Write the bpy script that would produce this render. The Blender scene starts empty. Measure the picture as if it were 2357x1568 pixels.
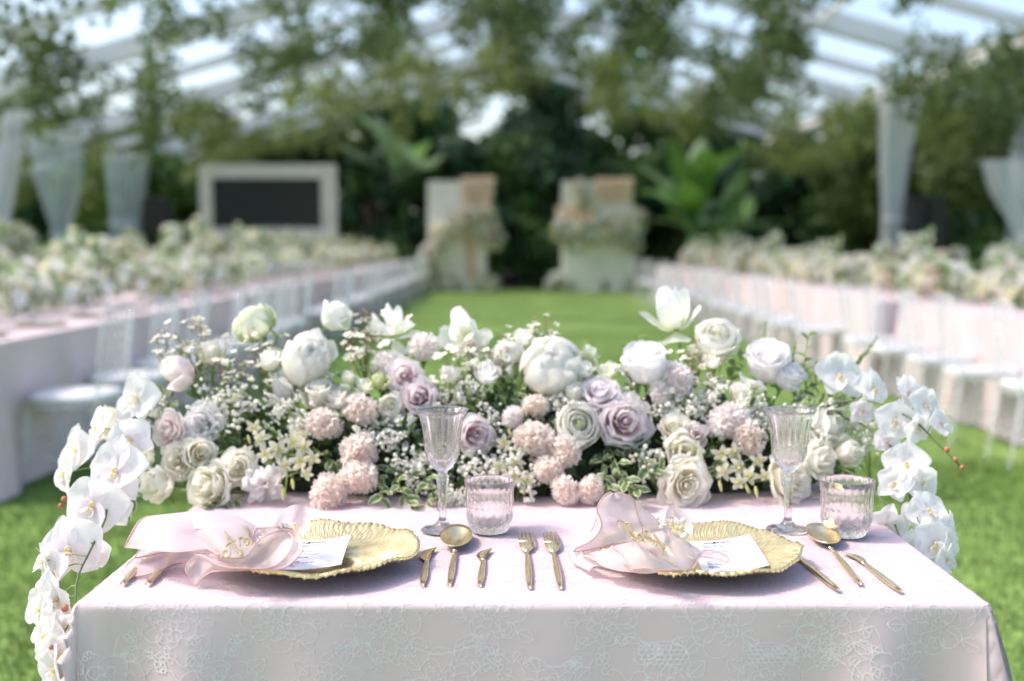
import bpy, bmesh, math, random
import numpy as np
from math import sin, cos, pi, radians, sqrt, atan2, hypot
from mathutils import Vector, Matrix, Quaternion

random.seed(7); rng = np.random.default_rng(7)
S = bpy.context.scene
COL = S.collection

# ------------------------------------------------------------------ camera
F, CX, CY = 2700.0, 1178.5, 784.0          # focal length and centre on a 2357 x 1568 picture
PITCH, CAMZ = radians(4.81), 1.239
cam_d = bpy.data.cameras.new('camera'); cam = bpy.data.objects.new('camera', cam_d); COL.objects.link(cam)
cam.location = (0, 0, CAMZ); cam.rotation_euler = (pi/2 - PITCH, 0, 0)
cam_d.sensor_width = 36; cam_d.lens = F/2357*36
cam_d.clip_start = .05; cam_d.clip_end = 3000
cam_d.dof.use_dof = True; cam_d.dof.focus_distance = 1.80; cam_d.dof.aperture_fstop = 2.0
S.camera = cam
# ------------------------------------------------------------------ sky, sun, exposure
SUN_EL, SUN_ROT = radians(52), radians(86)
W = bpy.data.worlds.new('World'); S.world = W; W.use_nodes = True
nt = W.node_tree; nt.nodes.clear()
sky = nt.nodes.new('ShaderNodeTexSky'); sky.sky_type = 'NISHITA'; sky.sun_disc = False
sky.sun_elevation = SUN_EL; sky.sun_rotation = -SUN_ROT
sky.air_density = 1.0; sky.dust_density = 3.0; sky.ozone_density = 1.0
bg = nt.nodes.new('ShaderNodeBackground'); bg.inputs[1].default_value = .15
out = nt.nodes.new('ShaderNodeOutputWorld')
nt.links.new(sky.outputs[0], bg.inputs[0]); nt.links.new(bg.outputs[0], out.inputs[0])
sun_d = bpy.data.lights.new('sun', 'SUN'); sun_d.energy = 1.2; sun_d.angle = radians(8.0); sun_d.color = (1, .955, .9)
sun = bpy.data.objects.new('sun', sun_d); COL.objects.link(sun)
SUND = Vector((-cos(SUN_EL)*sin(SUN_ROT), cos(SUN_EL)*cos(SUN_ROT), sin(SUN_EL)))
sun.rotation_euler = SUND.to_track_quat('Z', 'Y').to_euler(); sun.location = SUND*50
S.view_settings.view_transform = 'Standard'; S.view_settings.look = 'None'
S.view_settings.gamma = 1; S.view_settings.use_curve_mapping = False
S.view_settings.exposure = 1.2
S.view_settings.use_white_balance = True; S.view_settings.white_balance_temperature = 6750; S.view_settings.white_balance_tint = 12
S.cycles.use_denoising = True
S.cycles.max_bounces = 12; S.cycles.transparent_max_bounces = 24
S.cycles.transmission_bounces = 10; S.cycles.diffuse_bounces = 7; S.cycles.glossy_bounces = 4
S.cycles.sample_clamp_indirect = 8
S.cycles.caustics_reflective = False; S.cycles.caustics_refractive = False

# ------------------------------------------------------------------ helpers
CP, SP = cos(PITCH), sin(PITCH)
def ray(px, py):
    dx, dy = (px-CX)/F, (CY-py)/F
    return Vector((dx, CP+dy*SP, -SP+dy*CP))
def at_z(px, py, z):
    r = ray(px, py); t = (z-CAMZ)/r.z
    return Vector((r.x*t, r.y*t, z))
def at_y(px, py, y):
    r = ray(px, py); t = y/r.y
    return Vector((r.x*t, y, CAMZ+r.z*t))
TOP = .75
def at_h(px, py, h): return at_z(px, py, TOP+h)

def mesh(name, verts, faces, mats, smooth=True, uv=None, midx=None):
    me = bpy.data.meshes.new(name)
    me.from_pydata([tuple(v) for v in verts], [], faces)
    for m in (mats if isinstance(mats, (list, tuple)) else [mats]): me.materials.append(m)
    if smooth: me.polygons.foreach_set('use_smooth', [True]*len(me.polygons))
    if midx is not None: me.polygons.foreach_set('material_index', list(midx))
    if uv is not None:
        l = me.uv_layers.new(name='UVMap')
        idx = np.empty(len(me.loops), dtype=np.int32); me.loops.foreach_get('vertex_index', idx)
        l.data.foreach_set('uv', np.asarray(uv, dtype=np.float32)[idx].ravel())
    me.update()
    return me
def fastmesh(name, V, Fq, mats, midx=None, smooth=False):
    """numpy verts (n,3) and faces (m,k) of constant size"""
    me = bpy.data.meshes.new(name); m, k = Fq.shape
    me.vertices.add(len(V)); me.vertices.foreach_set('co', V.astype(np.float32).ravel())
    me.loops.add(m*k); me.loops.foreach_set('vertex_index', Fq.astype(np.int32).ravel())
    me.polygons.add(m); me.polygons.foreach_set('loop_start', np.arange(0, m*k, k, dtype=np.int32))
    for mt in (mats if isinstance(mats, (list, tuple)) else [mats]): me.materials.append(mt)
    if midx is not None: me.polygons.foreach_set('material_index', midx.astype(np.int32))
    if smooth: me.polygons.foreach_set('use_smooth', np.ones(m, dtype=bool))
    me.update(calc_edges=True); me.validate()
    return me
def obj(name, me, parent=None, loc=None, rot=None, scale=None, kind=None, label=None):
    o = bpy.data.objects.new(name, me); COL.objects.link(o)
    if parent is not None: o.parent = parent
    if loc is not None: o.location = loc
    if rot is not None:
        if isinstance(rot, Quaternion): o.rotation_mode = 'QUATERNION'; o.rotation_quaternion = rot
        else: o.rotation_euler = rot
    if scale is not None: o.scale = (scale,)*3 if isinstance(scale, (int, float)) else scale
    if kind: o['kind'] = kind
    if label: o['label'] = label
    return o
def tag(o, label, cat, group=None):
    o['label'] = label; o['category'] = cat
    if group: o['group'] = group
    return o
def thing(name, label, cat, group=None, loc=(0, 0, 0), rot=None, scale=None):
    o = obj(name, None, None, loc, rot, scale); o.empty_display_size = .05
    return tag(o, label, cat, group)

class MB:
    def __init__(s): s.v = []; s.f = []; s.uv = []; s.mi = []; s.cur = 0
    def add(s, v, f, uv=None):
        b = len(s.v); s.v += [tuple(p) for p in v]; s.f += [tuple(i+b for i in q) for q in f]
        s.uv += list(uv) if uv is not None else [(0, 0)]*len(v); s.mi += [s.cur]*len(f)
    def grid(s, P, closed=False, uv=None):
        """P rows x cols of points"""
        n, m = len(P), len(P[0]); f = []
        for i in range(n-1):
            for j in range(m if closed else m-1):
                k = (j+1) % m
                f.append((i*m+j, i*m+k, (i+1)*m+k, (i+1)*m+j))
        if uv is None: uv = [(j/max(1, m-1), i/max(1, n-1)) for i in range(n) for j in range(m)]
        s.add([p for r in P for p in r], f, uv)
    def tube(s, pts, rad, n=6, caps=True):
        pts = [Vector(p) for p in pts]; R = rad if isinstance(rad, (list, tuple)) else [rad]*len(pts)
        rows = []; t0 = None; x = None
        for i, p in enumerate(pts):
            t = (pts[min(i+1, len(pts)-1)]-pts[max(i-1, 0)])
            t = t.normalized() if t.length > 1e-9 else Vector((0, 0, 1))
            if x is None: x = t.orthogonal().normalized()
            else:
                x = x - t*x.dot(t); x = x.normalized() if x.length > 1e-6 else t.orthogonal().normalized()
            y = t.cross(x)
            rows.append([p+(x*cos(a)+y*sin(a))*R[i] for a in (2*pi*k/n for k in range(n))])
        b = len(s.v); s.grid(rows, True)
        if caps:
            s.f.append(tuple(b+k for k in range(n))[::-1]); s.f.append(tuple(b+(len(pts)-1)*n+k for k in range(n))); s.mi += [s.cur]*2
    def box(s, a, b):
        (x0, y0, z0), (x1, y1, z1) = a, b
        s.add([(x0,y0,z0),(x1,y0,z0),(x1,y1,z0),(x0,y1,z0),(x0,y0,z1),(x1,y0,z1),(x1,y1,z1),(x0,y1,z1)],
              [(3,2,1,0),(4,5,6,7),(0,1,5,4),(1,2,6,5),(2,3,7,6),(3,0,4,7)])
    def lathe(s, prof, n=32, fn=None):
        rows = []
        for i, (r, z) in enumerate(prof):
            rows.append([((fn(r, z, 2*pi*k/n, i) if fn else r)*cos(2*pi*k/n), (fn(r, z, 2*pi*k/n, i) if fn else r)*sin(2*pi*k/n), z) for k in range(n)])
        s.grid(rows, True)
    def ball(s, c, r, n=8, m=5, jit=0):
        c = Vector(c); rows = []
        for i in range(m+1):
            a = pi*i/m
            rows.append([c+Vector((sin(a)*cos(2*pi*k/n), sin(a)*sin(2*pi*k/n), cos(a)))*r*(1+random.uniform(-jit, jit)) for k in range(n)])
        s.grid(rows, True)
    def mesh(s, name, mats, smooth=True, uv=False):
        return mesh(name, s.v, s.f, mats, smooth, s.uv if uv else None, s.mi if isinstance(mats, (list, tuple)) else None)
def spline(pts, n):
    """Catmull-Rom resample of tuples/Vectors to n points"""
    P = [Vector(p) for p in pts]; P = [P[0]*2-P[1]]+P+[P[-1]*2-P[-2]]; m = len(P)-3; o = []
    for i in range(n):
        u = i/(n-1)*m; k = min(int(u), m-1); t = u-k; a, b, c, d = P[k:k+4]
        o.append(((b*2)+(c-a)*t+(a*2-b*5+c*4-d)*t*t+(b*3-a-c*3+d)*t*t*t)*.5)
    return o
def boxobj(name, a, b, m, parent=None, bevel=0, **k):
    mb = MB(); mb.box(a, b); o = obj(name, mb.mesh(name, m, smooth=False), parent, **k)
    if bevel:
        md = o.modifiers.new('bevel', 'BEVEL'); md.width = bevel; md.segments = 2
    return o

# ------------------------------------------------------------------ materials
def mat(name, col, rough=.6, metal=0, var=0, vscale=8, bump=0, bscale=40, transl=0, clear=0, rnd=0, spec=.5, tcol=None, coord='Object', col2=None, ramp=None):
    """ramp: list of (pos, colour) along the UV's v (a petal's own colour from base to rim)"""
    m = bpy.data.materials.new(name); m.use_nodes = True; t = m.node_tree; N = t.nodes; L = t.links
    p = N['Principled BSDF']; o = N['Material Output']
    p.inputs['Roughness'].default_value = rough; p.inputs['Metallic'].default_value = metal
    p.inputs['Specular IOR Level'].default_value = spec
    c4 = (*col, 1); p.inputs['Base Color'].default_value = c4
    tc = N.new('ShaderNodeTexCoord'); src = None
    if ramp:
        sp_ = N.new('ShaderNodeSeparateXYZ'); L.new(tc.outputs['UV'], sp_.inputs[0])
        cr = N.new('ShaderNodeValToRGB'); e = cr.color_ramp.elements
        while len(e) < len(ramp): e.new(.5)
        for q, (pos, cc) in zip(e, ramp): q.position = pos; q.color = (*cc, 1)
        L.new(sp_.outputs[1], cr.inputs[0]); src = cr.outputs[0]
    if var or col2:
        n = N.new('ShaderNodeTexNoise'); n.inputs['Scale'].default_value = vscale; n.inputs['Detail'].default_value = 4
        L.new(tc.outputs[coord], n.inputs['Vector'])
        mx = N.new('ShaderNodeMix'); mx.data_type = 'RGBA'
        if ramp:
            mx.blend_type = 'MULTIPLY'; mx.inputs[0].default_value = 1; L.new(src, mx.inputs[6])
            mr = N.new('ShaderNodeMapRange'); mr.inputs[1].default_value = .3; mr.inputs[2].default_value = .7
            mr.inputs[3].default_value = 1-var; mr.inputs[4].default_value = 1+var*.4
            L.new(n.outputs[0], mr.inputs[0]); L.new(mr.outputs[0], mx.inputs[7])
        else:
            mr = N.new('ShaderNodeMapRange'); mr.inputs[1].default_value = .35; mr.inputs[2].default_value = .65
            L.new(n.outputs[0], mr.inputs[0]); L.new(mr.outputs[0], mx.inputs[0])
            mx.inputs[6].default_value = (*(col2 if col2 else [c*(1-var) for c in col]), 1)
            mx.inputs[7].default_value = (*[min(1, c*(1+var*.7)) for c in col], 1)
        src = mx.outputs[2]
    if rnd:
        oi = N.new('ShaderNodeObjectInfo'); hs = N.new('ShaderNodeHueSaturation')
        mr2 = N.new('ShaderNodeMapRange'); mr2.inputs[3].default_value = 1-rnd; mr2.inputs[4].default_value = 1+rnd*.6
        L.new(oi.outputs['Random'], mr2.inputs[0]); L.new(mr2.outputs[0], hs.inputs['Value'])
        if src is not None: L.new(src, hs.inputs['Color'])
        else: hs.inputs['Color'].default_value = c4
        src = hs.outputs[0]
    if src is not None: L.new(src, p.inputs['Base Color'])
    if bump:
        nb = N.new('ShaderNodeTexNoise'); nb.inputs['Scale'].default_value = bscale; nb.inputs['Detail'].default_value = 5
        L.new(tc.outputs[coord], nb.inputs['Vector'])
        b = N.new('ShaderNodeBump'); b.inputs['Strength'].default_value = bump; b.inputs['Distance'].default_value = .01
        L.new(nb.outputs[0], b.inputs['Height']); L.new(b.outputs[0], p.inputs['Normal'])
    sh = p.outputs[0]
    if transl:
        tr = N.new('ShaderNodeBsdfTranslucent'); tr.inputs[0].default_value = (*(tcol or col), 1)
        if src is not None and tcol is None: L.new(src, tr.inputs[0])
        ms = N.new('ShaderNodeMixShader'); ms.inputs[0].default_value = transl
        L.new(sh, ms.inputs[1]); L.new(tr.outputs[0], ms.inputs[2]); sh = ms.outputs[0]
    if clear:
        tp = N.new('ShaderNodeBsdfTransparent'); tp.inputs[0].default_value = (1, 1, 1, 1)
        ms = N.new('ShaderNodeMixShader'); ms.inputs[0].default_value = clear
        L.new(sh, ms.inputs[1]); L.new(tp.outputs[0], ms.inputs[2]); sh = ms.outputs[0]
    L.new(sh, o.inputs['Surface'])
    return m
def glassmat(name, col=(1, 1, 1), rough=0, clear=.35, ior=1.5):
    m = bpy.data.materials.new(name); m.use_nodes = True; t = m.node_tree; N = t.nodes; L = t.links
    N.remove(N['Principled BSDF']); o = N['Material Output']
    g = N.new('ShaderNodeBsdfGlass'); g.inputs['Color'].default_value = (*col, 1); g.inputs['Roughness'].default_value = rough; g.inputs['IOR'].default_value = ior
    tp = N.new('ShaderNodeBsdfTransparent'); tp.inputs[0].default_value = (*col, 1)
    ms = N.new('ShaderNodeMixShader'); ms.inputs[0].default_value = clear
    L.new(g.outputs[0], ms.inputs[1]); L.new(tp.outputs[0], ms.inputs[2]); L.new(ms.outputs[0], o.inputs['Surface'])
    return m
def filmmat(name, col=(.95, .97, 1), gloss=.12, clear=.85, base=(.8, .85, .9)):
    m = bpy.data.materials.new(name); m.use_nodes = True; t = m.node_tree; N = t.nodes; L = t.links
    p = N['Principled BSDF']; p.inputs['Base Color'].default_value = (*base, 1); p.inputs['Roughness'].default_value = gloss
    o = N['Material Output']; tp = N.new('ShaderNodeBsdfTransparent'); tp.inputs[0].default_value = (*col, 1)
    ms = N.new('ShaderNodeMixShader'); ms.inputs[0].default_value = clear
    L.new(p.outputs[0], ms.inputs[1]); L.new(tp.outputs[0], ms.inputs[2]); L.new(ms.outputs[0], o.inputs['Surface'])
    return m

M = {}
def lawnmat():
    m = mat('lawn', (.215, .335, .095), rough=.9, var=.22, vscale=1.3, bump=.6, bscale=60, spec=.1)
    N = m.node_tree.nodes; L = m.node_tree.links
    p = N['Principled BSDF']; src = p.inputs['Base Color'].links[0].from_socket
    tc = N.new('ShaderNodeTexCoord'); n = N.new('ShaderNodeTexNoise'); n.inputs['Scale'].default_value = 26; n.inputs['Detail'].default_value = 6
    L.new(tc.outputs['Object'], n.inputs['Vector'])
    mr = N.new('ShaderNodeMapRange'); mr.inputs[1].default_value = .3; mr.inputs[2].default_value = .7; mr.inputs[3].default_value = .62; mr.inputs[4].default_value = 1.25
    L.new(n.outputs[0], mr.inputs[0])
    mx = N.new('ShaderNodeMix'); mx.data_type = 'RGBA'; mx.blend_type = 'MULTIPLY'; mx.inputs[0].default_value = 1
    L.new(src, mx.inputs[6]); L.new(mr.outputs[0], mx.inputs[7]); L.new(mx.outputs[2], p.inputs['Base Color'])
    return m
M['lawn'] = lawnmat()
M['grass'] = mat('grass_blade', (.125, .22, .045), rough=.6, var=.35, vscale=3, transl=.35)
M['grass2'] = mat('grass_blade_pale', (.21, .33, .09), rough=.6, var=.3, vscale=3, transl=.35)
M['soil'] = mat('garden_soil', (.035, .022, .022), rough=.95, var=.4, vscale=3, bump=.5)
M['cloth'] = mat('blush_satin', (.70, .555, .58), rough=.55, var=.03, vscale=4, bump=.12, bscale=9, spec=.3)
M['cloth_far'] = mat('blush_cloth', (.64, .535, .54), rough=.75, var=.06, vscale=2, bump=.1, bscale=6)
M['lace'] = mat('lace_thread', (.82, .725, .745), rough=.8)
M['organza'] = mat('blush_organza', (.80, .69, .705), rough=.6, transl=.42, clear=.20, spec=.3, var=.03, vscale=14, bump=.05, bscale=60)
M['hem'] = mat('rose_hem_thread', (.70, .42, .38), rough=.6)
M['gold'] = mat('gold_glaze', (1.0, .79, .42), rough=.28, metal=.78, var=.10, vscale=55, bump=.12, bscale=260)
M['goldflat'] = mat('champagne_gold', (.86, .72, .44), rough=.24, metal=1, var=.06, vscale=30, bump=.03, bscale=300)
M['goldname'] = mat('gold_acrylic', (.85, .70, .38), rough=.18, metal=.9)
M['glass'] = glassmat('crystal', (1, 1, 1), 0, .18, 1.5)
M['paper'] = mat('menu_paper', (.84, .84, .88), rough=.7, transl=.1)
M['ink'] = mat('ink', (.02, .02, .03), rough=.8)
M['inkpale'] = mat('ink_pale', (.04, .04, .06), rough=.8)
M['pearl'] = mat('pearl', (.85, .80, .72), rough=.2)
M['stem'] = mat('stem_green', (.22, .33, .08), rough=.5, var=.25, vscale=20, transl=.1)
M['stemdark'] = mat('orchid_stem', (.09, .13, .045), rough=.5, var=.3, vscale=30)
M['twig'] = mat('twig', (.24, .22, .09), rough=.7, var=.3, vscale=30)
M['bud'] = mat('bud_rust', (.40, .17, .08), rough=.6, var=.3, vscale=30)
M['leaf_dark'] = mat('leaf_dark', (.05, .10, .04), rough=.45, var=.35, vscale=9, transl=.15)
M['leaf_mid'] = mat('leaf_mid', (.20, .30, .10), rough=.5, var=.35, vscale=9, transl=.25)
M['leaf_fresh'] = mat('leaf_fresh', (.30, .42, .13), rough=.45, var=.3, vscale=9, transl=.4)
M['moss'] = mat('floral_foam_moss', (.018, .035, .014), rough=.95, var=.4, vscale=20, bump=.6, bscale=40)
def leafvar():
    m = bpy.data.materials.new('variegated_leaf'); m.use_nodes = True; t = m.node_tree; N = t.nodes; L = t.links
    p = N['Principled BSDF']; tc = N.new('ShaderNodeTexCoord'); sx = N.new('ShaderNodeSeparateXYZ'); L.new(tc.outputs['UV'], sx.inputs[0])
    a = N.new('ShaderNodeMath'); a.operation = 'SUBTRACT'; a.inputs[1].default_value = .5; L.new(sx.outputs[0], a.inputs[0])
    b = N.new('ShaderNodeMath'); b.operation = 'ABSOLUTE'; L.new(a.outputs[0], b.inputs[0])
    n = N.new('ShaderNodeTexNoise'); n.inputs['Scale'].default_value = 6; L.new(tc.outputs['UV'], n.inputs['Vector'])
    c = N.new('ShaderNodeMath'); c.operation = 'MULTIPLY_ADD'; c.inputs[1].default_value = .3; L.new(n.outputs[0], c.inputs[0]); L.new(b.outputs[0], c.inputs[2])
    cr = N.new('ShaderNodeValToRGB'); e = cr.color_ramp.elements
    e[0].position = .40; e[0].color = (.13, .22, .065, 1); e[1].position = .60; e[1].color = (.70, .72, .48, 1)
    L.new(c.outputs[0], cr.inputs[0]); L.new(cr.outputs[0], p.inputs['Base Color']); p.inputs['Roughness'].default_value = .45
    tr = N.new('ShaderNodeBsdfTranslucent'); L.new(cr.outputs[0], tr.inputs[0]); ms = N.new('ShaderNodeMixShader'); ms.inputs[0].default_value = .28
    L.new(p.outputs[0], ms.inputs[1]); L.new(tr.outputs[0], ms.inputs[2]); L.new(ms.outputs[0], N['Material Output'].inputs['Surface'])
    return m
M['leaf_var'] = leafvar()
def petal(name, base, mid, rim, tr=.58, var=.03): return mat('petal_'+name, mid, rough=.55, ramp=[(0, base), (.45, mid), (1, rim)], var=var, vscale=9, transl=tr, rnd=.04, spec=.2, bump=.10, bscale=14)
PET = {
 'white': petal('white', (.84, .86, .62), (.95, .945, .88), (.96, .955, .92)),
 'greenwhite': petal('greenwhite', (.52, .64, .22), (.84, .87, .66), (.91, .92, .86)),
 'ivory': petal('ivory', (.86, .84, .62), (.94, .92, .84), (.95, .94, .90)),
 'cream': petal('cream', (.95, .90, .72), (.95, .93, .83), (.96, .95, .90)),
 'blush': petal('blush', (.92, .76, .74), (.94, .86, .85), (.95, .92, .91)),
 'pinklav': petal('pinklav', (.86, .64, .66), (.92, .83, .84), (.95, .92, .92)),
 'mauve': petal('mauve', (.60, .41, .45), (.85, .74, .77), (.95, .92, .93)),
 'lilac': petal('lilac', (.82, .71, .75), (.91, .85, .88), (.95, .93, .94)),
 'greylav': petal('greylav', (.92, .90, .84), (.94, .93, .93), (.96, .955, .955)),
 'carn': petal('carn', (.98, .86, .77), (.98, .90, .84), (.99, .96, .93), tr=.62),
 'palecarn': petal('palecarn', (.97, .90, .87), (.97, .93, .91), (.98, .965, .955), tr=.6),
 'orchid': petal('orchid', (.90, .88, .88), (.93, .93, .92), (.94, .94, .93), tr=.45),
 'orchidp': petal('orchidp', (.89, .78, .85), (.91, .87, .90), (.93, .92, .93), tr=.45),
 'lip': petal('lip', (.80, .66, .20), (.90, .87, .74), (.92, .88, .90)),
 'dend': petal('dend', (.72, .70, .26), (.89, .87, .68), (.92, .91, .83)),
 'budgreen': petal('budgreen', (.52, .62, .20), (.72, .78, .42), (.82, .86, .62)),
 'budyellow': petal('budyellow', (.62, .66, .24), (.80, .78, .42), (.88, .82, .58)),
}
M['wax'] = mat('waxflower', (.94, .91, .82), rough=.6, transl=.25, var=.08, vscale=30)
M['waxc'] = mat('waxflower_centre', (.38, .44, .14), rough=.6)
M['waxbud'] = mat('waxflower_bud', (.60, .22, .18), rough=.5)
M['gyp'] = mat('babys_breath', (.94, .93, .85), rough=.7, transl=.3)

# ================================================================== SETTING
g = obj('lawn', mesh('lawn', [(-400,-400,0),(400,-400,0),(400,400,0),(-400,400,0)], [(0,1,2,3)], M['lawn'], False)); g['kind'] = 'structure'
mb = MB(); xs = [-40+80*i/40 for i in range(41)]
mb.grid([[(x, y0+.5*sin(x*.7+y0), z) for x in xs] for (y0, z) in ((30.4, -.02), (30.7, .13), (34, .22), (48, .25))])
g = obj('garden_bed', mb.mesh('garden_bed', M['soil'])); g['kind'] = 'structure'

def blades(n, x0, x1, y0, y1, h0, h1, w):
    x = rng.uniform(x0, x1, n); u = rng.uniform(0, 1, n); y = y0+(y1-y0)*u**1.5
    a = rng.uniform(0, 2*pi, n); h = rng.uniform(h0, h1, n); l = rng.uniform(0, .9, n)*h; b = rng.uniform(0, 2*pi, n)
    V = np.zeros((n, 3, 3)); dx, dy = np.cos(a)*w/2, np.sin(a)*w/2
    V[:, 0] = np.c_[x-dx, y-dy, np.full(n, -.002)]; V[:, 1] = np.c_[x+dx, y+dy, np.full(n, -.002)]
    V[:, 2] = np.c_[x+np.cos(b)*l, y+np.sin(b)*l, h]
    return V.reshape(-1, 3), np.arange(3*n).reshape(n, 3)
V1, F1 = blades(65000, -2.8, -.2, 1.0, 6.5, .015, .045, .007)
V2, F2 = blades(65000, -.2, 2.9, 1.0, 6.5, .015, .045, .007)
V3, F3 = blades(45000, -2.2, 2.8, 5.5, 16, .012, .035, .010)
V = np.concatenate([V1, V2, V3]); Fq = np.concatenate([F1, F2+len(V1), F3+len(V1)+len(V2)])
o = obj('grass', fastmesh('grass', V, Fq, [M['grass'], M['grass2']], (rng.random(len(Fq)) < .45).astype(int)), kind='stuff')
tag(o, 'short mown green grass of the lawn round the table', 'grass')

ORD = 'first second third fourth fifth sixth seventh eighth ninth tenth eleventh twelfth thirteenth fourteenth fifteenth sixteenth seventeenth eighteenth nineteenth twentieth'.split()
ORD += ['twenty-'+o_ for o_ in ORD[:9]]
NEAR = 'counting from the sweetheart table'
# ------------------------------------------------------------------ leaf clouds
def leafcloud(C, R, n, size, flat=1.0, seed=0, up=.3):
    r = np.random.default_rng(seed); C = np.asarray(C, float); R = np.asarray(R, float)
    w = R**2; k = r.choice(len(C), n, p=w/w.sum())
    d = r.normal(size=(n, 3)); d /= np.linalg.norm(d, axis=1)[:, None]
    p = C[k]+d*(R[k]*r.uniform(.25, 1, n)**.6)[:, None]*np.array([1, 1, flat])
    a = r.normal(size=(n, 3)); a /= np.linalg.norm(a, axis=1)[:, None]
    b = np.cross(a, r.normal(size=(n, 3))); b /= np.linalg.norm(b, axis=1)[:, None]
    s = size*r.uniform(.6, 1.4, n)
    L = a*s[:, None]; Wd = b*(s*.42)[:, None]
    V = np.stack([p, p+L*.5+Wd, p+L, p+L*.5-Wd], 1).reshape(-1, 3)
    return V, np.arange(4*n).reshape(n, 4)
M['tree_a'] = mat('foliage_a', (.075, .165, .045), rough=.5, var=.4, vscale=1.2, transl=.25)
M['tree_b'] = mat('foliage_b', (.14, .26, .07), rough=.5, var=.35, vscale=1.2, transl=.3)
M['tree_d'] = mat('foliage_deep', (.042, .105, .05), rough=.4, var=.4, vscale=1.2, transl=.15)
M['olive_a'] = mat('garland_olive', (.20, .26, .08), rough=.6, var=.35, vscale=1.5, transl=.6)
M['olive_b'] = mat('garland_deep', (.11, .17, .055), rough=.6, var=.35, vscale=1.5, transl=.45)
M['banana'] = mat('banana_leaf', (.16, .33, .07), rough=.35, var=.25, vscale=3, transl=.3)
M['banana2'] = mat('banana_leaf_pale', (.34, .50, .28), rough=.3, var=.2, vscale=3, transl=.3)
M['bark'] = mat('bark', (.10, .075, .05), rough=.9, var=.3, vscale=6, bump=.5)

def tree(x, y, h, r, label, seed, mats, n=9000, size=.28, low=.25, group='trees behind the lawn', name='tree'):
    rr = random.Random(seed)
    t = thing(name, label, 'tree' if name == 'tree' else 'shrub', group, (x, y, 0))
    mb = MB(); th = h*.72
    pts = [(rr.uniform(-.1, .1)*k, rr.uniform(-.1, .1)*k, th*k/4) for k in range(5)]
    r0 = .035*h
    mb.tube(pts, [r0*(1-.18*k) for k in range(5)], 8)
    C = []; R = []
    for k in range(16):
        a = rr.uniform(0, 2*pi); q = rr.uniform(.2, 1)*r; z = h*rr.uniform(low, .95)
        q *= 1-.5*max(0, z/h-.6)/.4
        c = (q*cos(a), q*sin(a), z); C.append(c); R.append(r*rr.uniform(.28, .5))
        if k % 2 == 0: mb.tube([(0, 0, z*.55), (c[0]*.5, c[1]*.5, z*.8), c], [r0*.5, r0*.3, r0*.12], 5)
    obj('trunk', mb.mesh('trunk', M['bark']), t)
    V, Fq = leafcloud(C, R, n, size, .75, seed)
    obj('crown', fastmesh('crown', V, Fq, mats, (np.random.default_rng(seed).random(len(Fq)) < .4).astype(int)), t)
    return t
DK = [M['tree_d'], M['tree_a']]; LT = [M['tree_a'], M['tree_b']]
for i, (x, y, h, r) in enumerate([(-15,35,4.6,2.6),(-10.5,36,4.4,2.6),(-6.4,35,4.6,2.5),(-2.8,35.5,6.2,2.7),(.3,34.5,6.6,2.7),(3.2,35.5,6.2,2.7),(6.6,35,4.6,2.6),(10.6,36,4.4,2.6),(15,35,4.6,2.7)]):
    tree(x, y, h, r, ['dark evergreen tree far behind the tied curtains', 'dark evergreen tree behind the light blue curtain', 'dark evergreen tree behind the video screen', 'tall evergreen tree between the video screen and the first ivory panel', 'tallest evergreen tree, rising above the gap between the two ivory panels', 'tall evergreen tree behind the ivory panel with swags', 'evergreen tree behind the banana plants', 'evergreen tree between the banana plants and the loudspeaker stack', 'evergreen tree far behind the loudspeaker stack'][i], 20+i, DK if i % 2 == 0 else LT, 9500, .30, .12)
for i, (x, y, h, r) in enumerate([(-13.5,31.8,3.6,1.7),(-9.5,31.6,3.8,1.7),(-7.6,31.9,4.2,1.5),(-3.6,31.5,3.4,1.4),(-1.2,31.8,3.9,1.4),(1.0,31.6,3.4,1.3),(4.6,31.9,3.8,1.5),(7.0,31.4,3.4,1.6),(9.6,31.4,3.2,1.7),(12.6,31.6,3.6,1.7)]):
    tree(x, y, h, r, ['dark shrub behind the tied pale blue curtain', 'dark shrub behind the small black loudspeaker', 'dark shrub just behind the video screen', 'dark shrub between the video screen and the nearer ivory panel', 'dark shrub right behind the ivory panel with the peach corner drape', 'dark shrub in the gap between the two ivory panels', 'dark shrub beside the tall banana plant', 'dark shrub behind the short banana plant', 'dark shrub behind the far end of the banana side tables', 'dark shrub behind the loudspeaker stack'][i], 60+i, DK, 5200, .24, .02, 'shrubs along the end of the lawn', 'shrub')
for i, (x, y, h, r) in enumerate([(-12.5,22,4.2,2.4),(-13,15,3.8,2.2),(-10.5,28,4.2,2.3)]):
    tree(x, y, h, r, ['leafy tree outside the marquee behind the tied blue curtain', 'leafy tree outside the marquee behind the shiny white curtain', 'leafy tree behind the curtain beside the video screen'][i], 90+i, LT, 7000, .26, .05, 'trees outside the curtain side')
for i, (x, y, h, r) in enumerate([(11.5,25,4.4,2.3),(9.0,29,4.4,2.2),(14,19,4.6,2.3)]):
    tree(x, y, h, r, ['olive green tree outside the marquee behind the straight side curtain', 'olive green tree between the banana plants and the loudspeaker stack', 'olive green tree outside the marquee behind the swagged curtain'][i], 100+i, [M['olive_b'], M['tree_a']], 7000, .24, .05, 'trees outside the loudspeaker side')
rr = random.Random(5)
C = [(x, 43+rr.uniform(-1, 1), rr.uniform(.3, 3.0)) for x in np.arange(-46, 46, .8) for _ in range(2)]
V, Fq = leafcloud(C, [1.5]*len(C), 26000, .42, 1, 9)
o = obj('distant_woods', fastmesh('distant_woods', V, Fq, DK, (rng.random(len(Fq)) < .4).astype(int)), kind='stuff')
tag(o, 'dark mass of woods closing the view behind the garden trees', 'woods')

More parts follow.
